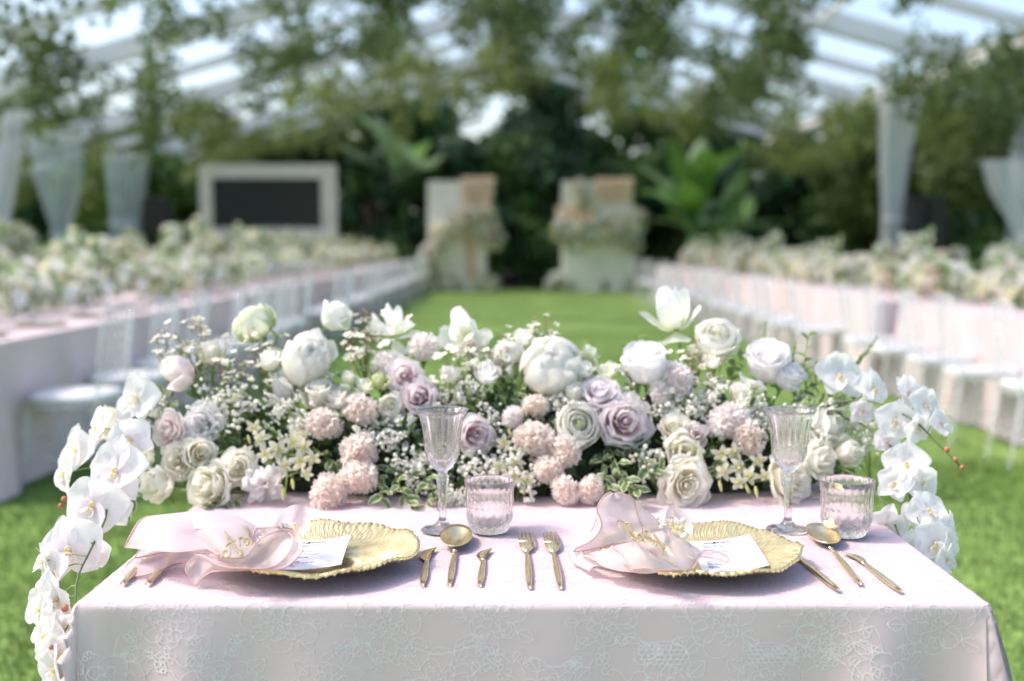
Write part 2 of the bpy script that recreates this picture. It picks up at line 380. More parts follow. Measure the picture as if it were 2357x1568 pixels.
# banana plants
def banana_leaf(L, w, droop):
    n, m = 9, 5; P = []
    for i in range(n):
        s = i/(n-1); y = L*s; z = droop*L*(s-1.6*s*s); ww = w*(sin(pi*min(1, s*.93+.05))**.55)
        P.append([(ww*(j/(m-1)*2-1), y, z-abs(j/(m-1)*2-1)*.18*ww+.02*sin(s*17+j*2)) for j in range(m)])
    return P
def banana(x, y, hs, n, label, seed, pale=False):
    rr = random.Random(seed); t = thing('banana_plant', label, 'plant', 'banana plants at the end of the lawn', (x, y, 0))
    mb = MB(); mb.tube([(0,0,0),(0,.03,hs*.5),(.04,0,hs)], [.16,.12,.08], 8); obj('stem', mb.mesh('stem', M['banana']), t)
    for k in range(n):
        mb = MB(); mb.grid(banana_leaf(rr.uniform(1.4, 2.3), rr.uniform(.28, .42), rr.uniform(.1, .5)))
        o = obj('leaf', mb.mesh('leaf', M['banana2'] if rr.random() < .45 else M['banana']), t, (0, 0, hs*rr.uniform(.75, 1)))
        o.rotation_euler = (rr.uniform(.35, 1.45), 0, k*2.4+rr.uniform(-.3, .3))
banana(4.3, 28.2, 1.9, 11, 'tall banana plant with broad pale leaves beside the draped panel', 3)
banana(5.3, 29.0, 1.3, 8, 'short banana plant beside the taller banana plant', 4)
banana(-2.9, 31.2, 2.9, 9, 'banana plant rising between the dark shrubs behind the white panel', 6)

# ------------------------------------------------------------------ marquee
M['alu'] = mat('white_aluminium', (.74, .75, .76), rough=.4, var=.05, vscale=3)
M['film'] = filmmat('clear_roof_film', (.98, .99, 1), .08, .935, (.86, .9, .95))
mq = thing('marquee', 'clear roofed marquee with white aluminium rafters over the lawn', 'marquee')
RX, RZ, LX, LZ, GX, GZ, OX, OZ = 0, 5.85, -11, 2.7, 7, 4.0, 11.5, 5.3
BY = [7.8, 13.0, 18.2, 23.4, 28.6, 33.8]
def beam(name, a, b, w=.11, h=.16):
    mb = MB(); a, b = Vector(a), Vector(b); t = (b-a).normalized(); s = t.cross(Vector((0, 0, 1))).normalized(); u = s.cross(t)
    q = [(s*i*w+u*j*h) for i, j in ((-1,-1),(1,-1),(1,1),(-1,1))]
    mb.add([a+k for k in q]+[b+k for k in q], [(0,1,2,3),(7,6,5,4),(0,4,5,1),(1,5,6,2),(2,6,7,3),(3,7,4,0)])
    return obj(name, mb.mesh(name, M['alu'], False), mq)
for y in [q+2.6 for q in BY[:-1]]:
    beam('rafter', (LX, y, LZ), (RX, y, RZ), .05, .08); beam('rafter', (RX, y, RZ), (GX, y, GZ), .05, .08); beam('rafter', (GX, y, GZ), (OX, y, OZ), .05, .08)
for y in BY:
    beam('rafter', (LX, y, LZ), (RX, y, RZ)); beam('rafter', (RX, y, RZ), (GX, y, GZ)); beam('rafter', (GX, y, GZ), (OX, y, OZ))
    beam('post', (LX, y, 0), (LX, y, LZ)); beam('post', (GX, y, 0), (GX, y, GZ), .07, .07)
for (x, z) in ((LX, LZ), (GX, GZ), (OX, OZ)): beam('eave_beam', (x, BY[0], z-.02), (x, BY[-1], z-.02), .07, .10)
beam('ridge_beam', (RX, BY[0], RZ+.02), (RX, BY[-1], RZ+.02))
for (xa, za, xb, zb) in ((LX, LZ, RX, RZ), (RX, RZ, GX, GZ), (GX, GZ, OX, OZ)):
    for k in (1, 2):
        f = k/3; beam('purlin', (xa+(xb-xa)*f, BY[0], za+(zb-za)*f-.03), (xa+(xb-xa)*f, BY[-1], za+(zb-za)*f-.03), .03, .03)
    for i in range(len(BY)-1):
        y0, y1 = BY[i]+.1, BY[i+1]-.1
        me = mesh('roof_panel', [(xa, y0, za+.16), (xb, y0, zb+.16), (xb, y1, zb+.16), (xa, y1, za+.16)], [(0,1,2,3)], M['film'], False)
        obj('roof_panel', me, mq)
# greenery hung along the roof
def garland(x, z, y0, y1, label, seed, dens=1.0, wide=.55):
    rr = random.Random(seed); C = []; R = []; y = y0
    while y < y1:
        cx = rr.gauss(0, wide*.9); ln = rr.uniform(.5, 1.3)
        for k in range(rr.randint(3, 8)):
            dz = rr.random()**1.2*ln; C.append((cx+rr.gauss(0, .28), y-y0+rr.uniform(-.5, .5), .1-dz)); R.append(rr.uniform(.14, .36))
        y += rr.uniform(.45, 1.5)/dens
    t = thing('hanging_garland', label, 'garland', 'greenery hung under the clear roof', (x, y0, z))
    mb = MB(); mb.tube([(0.05*sin(k), (y1-y0)*k/12, .05+.06*sin(k*2.1)) for k in range(13)], .03, 6); obj('rope', mb.mesh('rope', M['twig']), t)
    V, Fq = leafcloud(C, R, int(44*len(C)), .115, 1.15, seed)
    obj('foliage', fastmesh('foliage', V, Fq, [M['olive_a'], M['olive_b']], (np.random.default_rng(seed).random(len(Fq)) < .45).astype(int)), t, kind='stuff')
garland(-9.0, 3.15, 13.5, 31, 'olive greenery hung low above the tied curtains', 1, .9)
garland(-6.5, 3.95, 12.2, 32, 'olive greenery hung along the roof over the far row of tables', 2, 1.1, .7)
garland(-4.0, 4.75, 13, 33, 'olive greenery hung along the roof over the screen side tables', 3, 1.1)
garland(-1.9, 5.35, 15, 33, 'olive greenery hung along the roof between the ridge and the screen', 4, 1)
garland(.15, 5.75, 17, 33, 'olive greenery hung along the ridge of the clear roof', 5, 1.2)
garland(2.1, 5.25, 15, 33, 'olive greenery hung along the roof beside the ridge above the peach panel', 6, 1.1)
garland(4.3, 4.65, 13, 33, 'olive greenery hung along the roof above the banana plants', 7, 1.2, .7)
garland(6.8, 3.95, 11.5, 32, 'olive greenery hung along the gutter above the loudspeaker stack', 8, 1.1, .7)
garland(9.3, 4.4, 13, 31, 'olive greenery hung beyond the gutter on the loudspeaker side', 9, 1)

# curtains
M['curtain'] = mat('pale_blue_curtain', (.62, .71, .78), rough=.35, transl=.35, clear=.52, var=.06, vscale=3)
M['curtainw'] = mat('white_curtain', (.78, .82, .86), rough=.4, transl=.3, clear=.35)
def curtain(x, y, prof, folds, m, label, rz=0):
    mb = MB(); n = folds*8+1; P = []
    for i in range(26):
        s = i/25; k = s*(len(prof)-1); a = min(int(k), len(prof)-2); f = k-a; f = f*f*(3-2*f)
        z = prof[a][0]*(1-f)+prof[a+1][0]*f; x0 = prof[a][1]*(1-f)+prof[a+1][1]*f; x1 = prof[a][2]*(1-f)+prof[a+1][2]*f
        amp = .03+.05*min(1, (x1-x0))
        P.append([(x0+(x1-x0)*j/(n-1)+.012*sin(j*1.7+i*.2), amp*sin(2*pi*folds*j/(n-1)+.3*sin(i*.3)), z) for j in range(n)])
    mb.grid(P); t = thing('curtain', label, 'curtain', None, (x, y, 0), (0, 0, rz)); obj('fabric', mb.mesh('fabric', m), t)
    s = prof[2]; mb = MB(); mb.tube([(s[1]-.03, -.09, s[0]), ((s[1]+s[2])/2, -.14, s[0]-.03), (s[2]+.03, -.09, s[0]), ((s[1]+s[2])/2, .12, s[0]), (s[1]-.03, -.09, s[0])], .025, 6)
    obj('tie_band', mb.mesh('tie_band', m), t)
curtain(-7.65, 20, [(3.1,-.52,.42),(2.3,-.45,.38),(1.35,-.14,.14),(.8,-.22,.2),(.02,-.35,.35)], 6, M['curtain'], 'pale blue marquee curtain tied in at the waist')
curtain(-6.85, 16, [(3.0,.0,.30),(2.4,-.14,.22),(1.5,-.24,.02),(.8,-.25,.1),(.02,-.3,.2)], 5, M['curtainw'], 'shiny white curtain gathered against the marquee post')
curtain(-7.15, 22, [(2.9,-.45,.40),(2.4,-.42,.35),(1.6,-.35,.20),(.8,-.4,.28),(.02,-.45,.35)], 6, M['curtain'], 'light blue curtain behind the small black loudspeaker')
curtain(6.05, 18.6, [(3.5,-.30,.35),(2.6,-.28,.22),(1.6,-.20,.08),(.8,-.25,.15),(.02,-.3,.2)], 5, M['curtainw'], 'white curtain hanging behind the black loudspeaker stack')
curtain(8.1, 18.2, [(2.5,-.9,1.6),(2.0,-.75,1.6),(1.35,-.3,1.6),(.8,-.6,1.6),(.02,-.8,1.6)], 8, M['curtainw'], 'white swagged curtain at the open corner of the marquee')
curtain(9.2, 20.5, [(3.4,-.6,.9),(2.6,-.6,.9),(1.6,-.6,.9),(.8,-.6,.9),(.02,-.6,.9)], 6, M['curtain'], 'pale blue side curtain hanging straight past the swagged one')

# ------------------------------------------------------------------ screen, speakers, panels
M['black'] = mat('black_plastic', (.008, .008, .009), rough=.6)
M['screen'] = mat('led_screen', (.010, .013, .016), rough=.35, var=.15, vscale=40)
M['stone'] = mat('frame_paint', (.66, .63, .60), rough=.7, var=.08, vscale=4)
t = thing('video_screen', 'wide black video screen in a pale grey frame', 'screen', None, (-5.36, 26, 0))
x0, x1, z0, z1 = -1.5, 1.5, 1.15, 2.93
boxobj('panel', (x0+.28, -.02, z0+.40), (x1-.33, .06, z1-.30), M['screen'], t)
boxobj('frame_rail', (x0, -.10, z1-.30), (x1, .10, z1), M['stone'], t); boxobj('frame_rail', (x0, -.10, z0), (x1, .10, z0+.40), M['stone'], t)
boxobj('frame_stile', (x0, -.097, z0+.40), (x0+.28, .097, z1-.30), M['stone'], t); boxobj('frame_stile', (x1-.33, -.097, z0+.40), (x1, .097, z1-.30), M['stone'], t)
for sx in (-1.2, 1.2): boxobj('leg', (sx-.08, -.3, 0), (sx+.08, .3, z0), M['stone'], t)
def speaker(name, label, x, y, parts):
    t = thing(name, label, 'loudspeaker', None, (x, y, 0))
    for nm, a, b in parts: boxobj(nm, a, b, M['black'], t, .015)
speaker('loudspeaker', 'small black loudspeaker on a pole beside the video screen', -6.6, 22, [('cabinet', (-.24,-.2,1.42), (.22,.2,2.05)), ('pole', (-.03,-.03,0), (.03,.03,1.419)), ('base', (-.3,-.3,0), (.3,.3,.03))])
speaker('loudspeaker_stack', 'black loudspeaker stack with two column arrays on a subwoofer', 6.28, 18,
        [('subwoofer', (-.42,-.35,0), (.42,.35,1.05)), ('column', (-.24,-.15,1.052), (-.04,.15,1.85)), ('column', (.08,-.15,1.052), (.30,.15,1.85)), ('cross_piece', (-.24,-.1,1.86), (.30,.1,1.93))])
M['panelw'] = mat('ivory_panel', (.90, .87, .78), rough=.8, var=.06, vscale=2)
M['peach'] = mat('peach_drape', (.88, .69, .50), rough=.7, var=.12, vscale=3, transl=.2)
M['fl_white'] = mat('bloom_white', (.90, .90, .84), rough=.7, transl=.4, rnd=.05)
M['fl_cream'] = mat('bloom_cream', (.90, .87, .68), rough=.7, transl=.4)
M['fl_pink'] = mat('bloom_pink', (.86, .68, .64), rough=.7, transl=.25)
M['fl_leaf'] = mat('bloom_leaf', (.32, .43, .21), rough=.6, var=.3, vscale=8, transl=.25)
BL = [M['fl_white'], M['fl_cream'], M['fl_pink']]
def bloom_cluster(seed, C, R, nb, br, nl, ls):
    """blooms of overlapping cupped petals and leaf quads round blob centres"""
    rr = random.Random(seed); mb = MB()
    for _ in range(nb):
        k = rr.randrange(len(C)); d = Vector((rr.gauss(0, 1), rr.gauss(0, 1), rr.gauss(.25, 1))).normalized()
        c = Vector(C[k])+d*R[k]*rr.uniform(.75, 1.05); r = br*rr.uniform(.6, 1.25); q = d.to_track_quat('Z', 'Y')
        mb.cur = rr.choices((0, 1, 2), (.66, .29, .05))[0]
        for lay, (ra, za, zb, n) in enumerate(((.45, .1, .75, 4), (.95, 0, .5, 6))):
            for j in range(n):
                a = 2*pi*j/n+lay*.4; b = pi/n*1.25
                pts = [(0, 0, -.3), (ra*.8*cos(a-b), ra*.8*sin(a-b), za), (ra*cos(a-b*.6), ra*sin(a-b*.6), zb), (ra*1.08*cos(a), ra*1.08*sin(a), zb+.08), (ra*cos(a+b*.6), ra*sin(a+b*.6), zb), (ra*.8*cos(a+b), ra*.8*sin(a+b), za)]
                mb.add([c+q @ (Vector(p)*r) for p in pts], [(0,1,2,3), (0,3,4,5)])
    me1 = mb.mesh('blooms', BL)
    V, Fq = leafcloud(C, [x*1.12 for x in R], nl, ls, 1, seed)
    return me1, fastmesh('foliage', V, Fq, [M['fl_leaf'], M['grass2']], (np.random.default_rng(seed).random(len(Fq)) < .35).astype(int))
def pleat(mb, x0, x1, z0, z1, y, k, amp, taper=0, skew=0):
    n = k*6+1; P = []
    for i in range(10):
        s = i/9; P.append([((x0+x1)/2+((x0+(x1-x0)*j/(n-1))-(x0+x1)/2)*(1-taper*s)+skew*s, y+amp*sin(2*pi*k*j/(n-1)+s), z1+(z0-z1)*s) for j in range(n)])
    mb.grid(P)
def panel(x, label, boards, drapes, clusters, seed):
    t = thing('draped_backdrop', label, 'backdrop', None, (x, 29, 0))
    for nm, a, b in boards: boxobj(nm, a, b, M['panelw'], t, .01)
    for d in drapes:
        mb = MB(); pleat(mb, *d); obj('drape', mb.mesh('drape', M['peach']), t)
    a, b = bloom_cluster(seed, [c[:3] for c in clusters], [c[3] for c in clusters], 520, .085, 420, .12)
    obj('blooms', a, t, kind='stuff'); obj('foliage', b, t, kind='stuff')
panel(-1.25, 'ivory panel with a peach drape at its top corner and flowers down its foot', [('board', (-.82,-.04,0), (.10,.04,2.72)), ('board', (.10,-.10,0), (.62,-.05,1.9))],
      [(.0, .85, 1.75, 2.82, -.16, 5, .05, .25, -.05), (.05, .30, .3, 1.7, -.15, 2, .04, 0, .1)],
      [(-.75,-.2,.3,.35),(-.7,-.25,.9,.32),(-.45,-.25,1.4,.3),(.1,-.3,1.7,.35),(.55,-.25,1.75,.35),(.75,-.2,1.3,.28),(-.85,-.2,.1,.35),(.6,-.2,.15,.3),(-.3,-.2,.15,.3)], 11)
panel(2.02, 'ivory panel with peach swags and a thick band of white flowers', [('board', (-.80,-.04,.25), (.95,.04,2.72)), ('board', (-.75,-.1,0), (.2,-.05,1.3)), ('board', (.35,-.1,0), (.98,-.05,1.95))],
      [(.0, .95, 2.25, 2.80, -.14, 5, .05, .05, 0), (-.95, .05, 1.75, 2.1, -.17, 5, .05, 0, 0)],
      [(-.75,-.25,1.5,.3),(-.4,-.3,1.35,.36),(.1,-.3,1.5,.36),(.55,-.3,1.55,.36),(.95,-.25,1.7,.33),(-.35,-.2,2.55,.18),(-.3,-.15,2.2,.15),(.9,-.25,1.2,.25),(-.9,-.2,.15,.3),(1.0,-.2,.15,.22)], 12)
t = thing('flower_mound', 'bank of white flowers along the foot of the video screen', 'flowers', None, (-5.2, 25.2, 0))
a, b = bloom_cluster(13, [(-1.8+.45*i, rr.uniform(-.2, .2), .55+.35*rr.random()) for i in range(9)], [.42]*9, 420, .09, 800, .15)
obj('blooms', a, t, kind='stuff'); obj('foliage', b, t, kind='stuff')

# ------------------------------------------------------------------ long tables
def drape_mesh(w, l, h, seed):
    rr = random.Random(seed); mb = MB(); per = []
    hw, hl = w/2, l/2; n = 30; m = int(n*l/w)
    for j in range(n): per.append((-hw+w*j/n, -hl, 0, -1))
    for j in range(m): per.append((hw, -hl+l*j/m, 1, 0))
    for j in range(n): per.append((hw-w*j/n, hl, 0, 1))
    for j in range(m): per.append((-hw, hl-l*j/m, -1, 0))
    ph = [rr.uniform(0, 6) for _ in range(4)]; rows = []
    for i in range(10):
        s = i/9; z = h*(1-s)+.015*s; R = []
        for k, (x, y, nx, ny) in enumerate(per):
            u = k*.22; f = (.35*sin(u*1.0+ph[0])+.4*sin(u*1.9+ph[1])+.25*sin(u*3.3+ph[2]))
            o_ = .008+.05*s+.055*s**.8*f
            cx, cy = max(0, 1-(hw-abs(x))/.12), max(0, 1-(hl-abs(y))/.12); c = cx*cy
            sx, sy = (1 if x > 0 else -1), (1 if y > 0 else -1)
            R.append((x+nx*o_+c*sx*.10*s*(1-abs(nx)), y+ny*o_+c*sy*.10*s*(1-abs(ny)), z))
        rows.append(R)
    mb.grid(rows[::-1], True); top = len(per)
    mb.add(rows[0], [tuple(range(top))])
    return mb.mesh('tablecloth_far', M['cloth_far'])
M['leg'] = mat('table_leg', (.25, .25, .25), rough=.5)
TW = {}
def far_table(x, y, l, label, group, h=.75, w=1.2):
    key = (l, w, random.randrange(2))
    if key not in TW: TW[key] = drape_mesh(w, l, h, key[2]+3)
    t = thing('long_table', label, 'table', group, (x, y, 0))
    obj('tablecloth', TW[key], t)
    if ('top',) not in TW:
        mb = MB(); mb.box((-.55, -.98, .70), (.55, .98, .735)); TW[('top',)] = mb.mesh('table_board', M['leg'], False)
    obj('table_board', TW[('top',)], t)
    return t
for k in range(10): far_table(-3.1, 6.7+2.42*k, 2.4, 'blush draped long table, '+ORD[k]+' along the screen side '+NEAR, 'tables along the screen side of the lawn')
for k in range(9): far_table(-6.6, 8.2+2.42*k, 2.4, 'blush draped long table, '+ORD[k]+' before the curtains '+NEAR, 'tables in front of the curtains')
for k in range(2): far_table(3.75, 6.3+2.12*k, 2.1, 'blush draped table, '+ORD[k]+' of the two stepped out of line opposite the screen', 'tables nearest the sweetheart table opposite the screen')
for k in range(6): far_table(3.6, 10.9+2.42*k, 2.4, 'blush draped long table, '+ORD[k]+' in the row leading to the banana plants', 'tables leading to the banana plants')
for k in range(6): far_table(6.9-.0*k, 7.4+2.42*k if k < 4 else 20.4+2.42*(k-4), 2.4, 'blush draped long table, '+ORD[k]+' in the row before the loudspeaker stack', 'tables before the loudspeaker stack')

# chairs
M['acryl'] = filmmat('clear_acrylic', (.97, .98, .99), .04, .70, (.80, .81, .82))
M['cushion'] = mat('pale_cushion', (.72, .72, .74), rough=.6, var=.05, vscale=5)
def chair_parts():
    P = []
    mb = MB()
    for k in range(16): pass
    def rr_slab(z0, z1, rx, ry, m, name, e=4):
        mb = MB(); rows = []
        for (z, s) in ((z0, .96), (z0+.3*(z1-z0), 1.0), (z1-.3*(z1-z0), 1.0), (z1, .9)):
            R = []
            for k in range(28):
                a = 2*pi*k/28; c, q = cos(a), sin(a); d = (abs(c)**e+abs(q)**e)**(-1/e)
                R.append((rx*s*d*c, ry*s*d*q, z))
            rows.append(R)
        mb.grid(rows, True); mb.f.append(tuple(range(3*28, 4*28))); mb.mi.append(0); mb.f.append(tuple(range(28))[::-1]); mb.mi.append(0)
        return (name, mb.mesh(name, m))
    P.append(rr_slab(.43, .475, .20, .20, M['cushion'], 'seat_cushion'))
    P.append(rr_slab(.40, .428, .205, .205, M['acryl'], 'seat_frame'))
    for sx in (-1, 1):
        for sy in (-1, 1):
            mb = MB(); mb.tube([(sx*.175, sy*.175, .40), (sx*.19, sy*(.20 if sy > 0 else .24), .0)], [.016, .011], 8); P.append(('leg', mb.mesh('leg', M['acryl'])))
    mb = MB(); mb.tube([(-.18, .18, .15), (-.18, -.20, .15)], .008, 6); mb.tube([(.18, .18, .15), (.18, -.20, .15)], .008, 6); mb.tube([(-.18, .18, .22), (.18, .18, .22)], .008, 6)
    P.append(('stretcher', mb.mesh('stretcher', M['acryl'])))
    mb = MB()
    for sx in (-1, 1): mb.tube([(sx*.18, -.185, .40), (sx*.175, -.205, .65), (sx*.165, -.24, .90)], .013, 8)
    for z, y in ((.52, -.195), (.90, -.24)): mb.tube([(-.175, y, z), (0, y-.02, z+.012), (.175, y, z)], .013, 8)
    P.append(('back_frame', mb.mesh('back_frame', M['acryl'])))
    mb = MB()
    for i in range(6):
        for j in range(5):
            x = -.13+.065*j; z = .56+.06*i; y = -.198-.04*(z-.5)/.4-.018*(1-(x/.17)**2)
            mb.tube([(x+.029*cos(a), y, z+.029*sin(a)) for a in (2*pi*k/9 for k in range(10))], .0055, 5, False)
    P.append(('back_lattice', mb.mesh('back_lattice', M['acryl'])))
    return P
CHP = chair_parts()
def chair(x, y, rz, label, group):
    t = thing('acrylic_chair', label, 'chair', group, (x, y, 0), (0, 0, rz))
    for nm, me in CHP: obj(nm, me, t)
cr_ = random.Random(4)
ys = [6.0+.8*k for k in range(8)]+[13.2+.82*k for k in range(18)]
for i, y in enumerate(ys):
    lab = 'clear acrylic chair, '+ORD[i]+' along the screen side tables '+NEAR
    chair(-2.22+cr_.uniform(-.04, .04), y, pi/2+cr_.uniform(-.12, .12), lab, 'chairs along the screen side tables')
for i, y in enumerate([5.7+.74*k for k in range(6)]):
    chair(2.90+cr_.uniform(-.04, .04), y, -pi/2+cr_.uniform(-.12, .12), 'clear acrylic chair, '+ORD[i]+' at the stepped out tables '+NEAR, 'chairs at the stepped out tables')
for i, y in enumerate([10.6+.82*k for k in range(17)]):
    chair(2.74+cr_.uniform(-.04, .04), y, -pi/2+cr_.uniform(-.12, .12), 'clear acrylic chair, '+ORD[i]+' along the tables leading to the banana plants', 'chairs along the tables leading to the banana plants')

# centrepieces
def low_parts(seed):
    r2 = random.Random(seed)
    a, b = bloom_cluster(seed, [(r2.uniform(-.18, .18), -.46+.092*i, .08+.16*r2.random()) for i in range(11)], [.11]*11, 120, .044, 190, .07)
    return [('blooms', a), ('foliage', b)]
def tall_parts(seed):
    r2 = random.Random(seed)
    C = [(r2.gauss(0, .17), r2.gauss(0, .17), .55+r2.gauss(0, .13)) for i in range(9)]
    a, b = bloom_cluster(seed, C, [.11]*9, 110, .046, 240, .08)
    mb = MB(); mb.lathe([(.10, 0), (.10, .012), (.012, .02), (.012, .5), (.06, .54), (.06, .56)], 12)
    return [('blooms', a), ('foliage', b), ('stand', mb.mesh('stand', M['acryl']))]
LOW = [low_parts(s) for s in (31, 32, 33)]; TALL = [tall_parts(s) for s in (41, 42, 43)]
def centre(x, y, tall, label, group, s=1.0):
    P = cr_.choice(TALL if tall else LOW)
    t = thing('tall_centrepiece' if tall else 'low_centrepiece', label, 'flowers', group, (x, y, .752), (0, 0, cr_.uniform(-.3, .3) if not tall else cr_.uniform(0, 6)), s*cr_.uniform(.9, 1.15))
    for nm, me in P: obj(nm, me, t, kind=None if nm == 'stand' else 'stuff')
for k in range(18):
    centre(-3.25+cr_.uniform(-.1, .1), 6.4+1.3*k, False, ORD[k]+' low runner of cream and white flowers on the screen side tables', 'low flowers on the screen side tables', 1.05)
for k in range(7):
    centre(-3.5, 9.6+3.1*k, True, ORD[k]+' tall stand of white flowers on the screen side tables', 'tall flowers on the screen side tables', .75)
for k in range(9):
    centre(-6.6, 8.4+2.42*k, True, ORD[k]+' tall stand of green and white flowers on the tables before the curtains', 'tall flowers before the curtains', .8)
    centre(-6.6, 9.5+2.42*k, False, ORD[k]+' low runner of white flowers on the tables before the curtains', 'low flowers before the curtains', 1.35)
for k in range(3): centre(3.85, 5.9+1.5*k, False, ORD[k]+' low runner of cream flowers on the table stepped out opposite the screen', 'low flowers on the stepped out tables', 1.15)
for k in range(11): centre(3.65+cr_.uniform(-.08, .08), 10.2+1.35*k, False, ORD[k]+' low runner of cream flowers on the tables leading to the banana plants', 'low flowers leading to the banana plants', 1.1)
for k in range(5): centre(3.8, 11.3+3.0*k, True, ORD[k]+' tall stand of cream flowers on the tables leading to the banana plants', 'tall flowers leading to the banana plants', .68)
for k in range(6):
    centre(6.9, 7.2+2.3*k, False, ORD[k]+' low runner of flowers on the tables before the loudspeaker stack', 'low flowers before the loudspeaker stack', 1.2)
for k in range(2): centre(7.1, 8.3+2.4*k, True, ORD[k]+' tall stand of flowers on the tables before the loudspeaker stack', 'tall flowers before the loudspeaker stack', .8)
# settings along the near edge of the row on the screen side
def simple_parts():
    mb = MB(); mb.lathe([(.0, .004), (.07, .004), (.13, .012), (.15, .018), (.13, .009), (.07, .001), (0, .001)], 28); pl = mb.mesh('far_plate', M['goldflat'])
    mb = MB(); rows = []
    for i in range(7):
        s = i/6; rows.append([((-.13+.26*s), (.05+.03*sin(s*5))*(j/6*2-1)*(.4+abs(s-.5)*1.6), .014+.05*(1-(j/6*2-1)**2)*(.5+.5*sin(s*6+1))) for j in range(7)])
    mb.grid(rows); na = mb.mesh('far_napkin', M['organza'])
    mb = MB(); mb.lathe([(.0, .003), (.033, .003), (.006, .012), (.006, .085), (.03, .11), (.04, .15), (.041, .19), (.039, .19), (.037, .15), (.028, .115), (0, .09)], 16); gl = mb.mesh('far_glass', M['acryl'])
    return pl, na, gl
PL, NA, GL = simple_parts()
for i, y in enumerate(ys[:16]):
    y2 = y+cr_.uniform(-.05, .05)
    tag(obj('far_plate', PL, None, (-2.75, y2, .752)), ORD[i]+' round gold plate on the screen side tables', 'plate', 'gold plates on the screen side tables')
    tag(obj('far_napkin', NA, None, (-2.75, y2, .757), (0, 0, cr_.uniform(-.6, .6))), ORD[i]+' crumpled blush napkin on a plate on the screen side tables', 'napkin', 'napkins on the screen side tables')
    tag(obj('far_glass', GL, None, (-2.95, y2+.17, .752)), ORD[i]+' clear stemmed glass on the screen side tables', 'glass', 'glasses on the screen side tables')

# ================================================================== SWEETHEART TABLE
HW, HD = .615, .435
TC = Vector((.0275, 1.565+HD, 0))       # table centre
DROP = .735
def cloth_uv(u, v):
    """flat cloth coordinates (metres from the table centre) to the draped cloth"""
    eu, ev = max(-HW, min(HW, u)), max(-HD, min(HD, v)); ou, ov = u-eu, v-ev
    l = (abs(ou)**4+abs(ov)**4)**.25
    if l < 1e-9:
        w = .0014*sin(u*9+v*14+1)+.0012*sin(u*17-v*8)+.009*max(0, u-.12)*max(0, v+.12)*sin(u*13+v*46+2*sin(u*7))*2
        d = min(HW-abs(u), HD-abs(v)); w *= min(1, d/.08)
        return Vector((TC.x+u, TC.y+v, TOP+w))
    a = atan2(ov, ou); n = Vector((cos(a), sin(a), 0)); r = .009
    if l < r*pi/2: o_, dz = r*sin(l/r), r*(1-cos(l/r))
    else:
        k = l-r*pi/2; o_, dz = r+k*.055, r+k*.998
    corner = abs(ou) > 1e-9 and abs(ov) > 1e-9
    if corner:
        q = (a % (pi/2))/(pi/2)
        o_ += l*(.30*sin(pi*q)+.26*(cos(6*pi*q)-1)*.5*sin(pi*q)**.5)
    du, dv = HW-abs(eu), HD-abs(ev); d = du if abs(ov) > abs(ou) else dv; s = eu if abs(ov) > abs(ou) else ev
    e = math.exp(-(d/.20)**2)
    o_ += l*(.026*sin(s*11+1.0)+.016*sin(s*23+2)+.010*sin(s*41)) + l*e*.18*sin((.2-d)*34)*min(1, l/.05)*(1-math.exp(-d/.02))
    return Vector((TC.x+eu, TC.y+ev, TOP))+n*o_-Vector((0, 0, dz))
def cloth_n(u, v):
    h = .002; p = cloth_uv(u, v); a = cloth_uv(u+h, v)-p; b = cloth_uv(u, v+h)-p
    n = a.cross(b); return n.normalized() if n.length > 1e-12 else Vector((0, 0, 1))
def axis(h):
    a = [-h-DROP, -h-.6, -h-.48, -h-.38, -h-.30, -h-.23, -h-.17, -h-.12, -h-.08, -h-.05, -h-.03, -h-.018, -h-.0141, -h-.0106, -h-.007, -h-.0035]
    m = [-h+2*h*i/60 for i in range(61)]
    return a+m+[-x for x in a[::-1]]
U, Vv = axis(HW), axis(HD)
mb = MB(); mb.grid([[cloth_uv(u, v) for u in U] for v in Vv])
base = Vector((TC.x, TC.y, 0))
t = thing('table', 'small table hidden beneath the lace topped blush cloth', 'table', None, base)
boxobj('table_board', (-HW+.01, -HD+.01, .70), (HW-.01, HD-.01, .742), M['leg'], t)
for sx in (-1, 1):
    for sy in (-1, 1): boxobj('leg', (sx*.54-.02, sy*.36-.02, 0), (sx*.54+.02, sy*.36+.02, .699), M['leg'], t)
tc_ = thing('tablecloth', 'blush satin tablecloth with a white floral lace overlay on the sweetheart table', 'tablecloth', None, base)
def rel(me, b):
    n = len(me.vertices); a = np.empty(n*3, dtype=np.float32); me.vertices.foreach_get('co', a)
    a = (a.reshape(-1, 3)-np.array(b, dtype=np.float32)).ravel(); me.vertices.foreach_set('co', a); me.update(); return me
obj('satin_underlay', rel(mb.mesh('satin_underlay', M['cloth']), base), tc_)

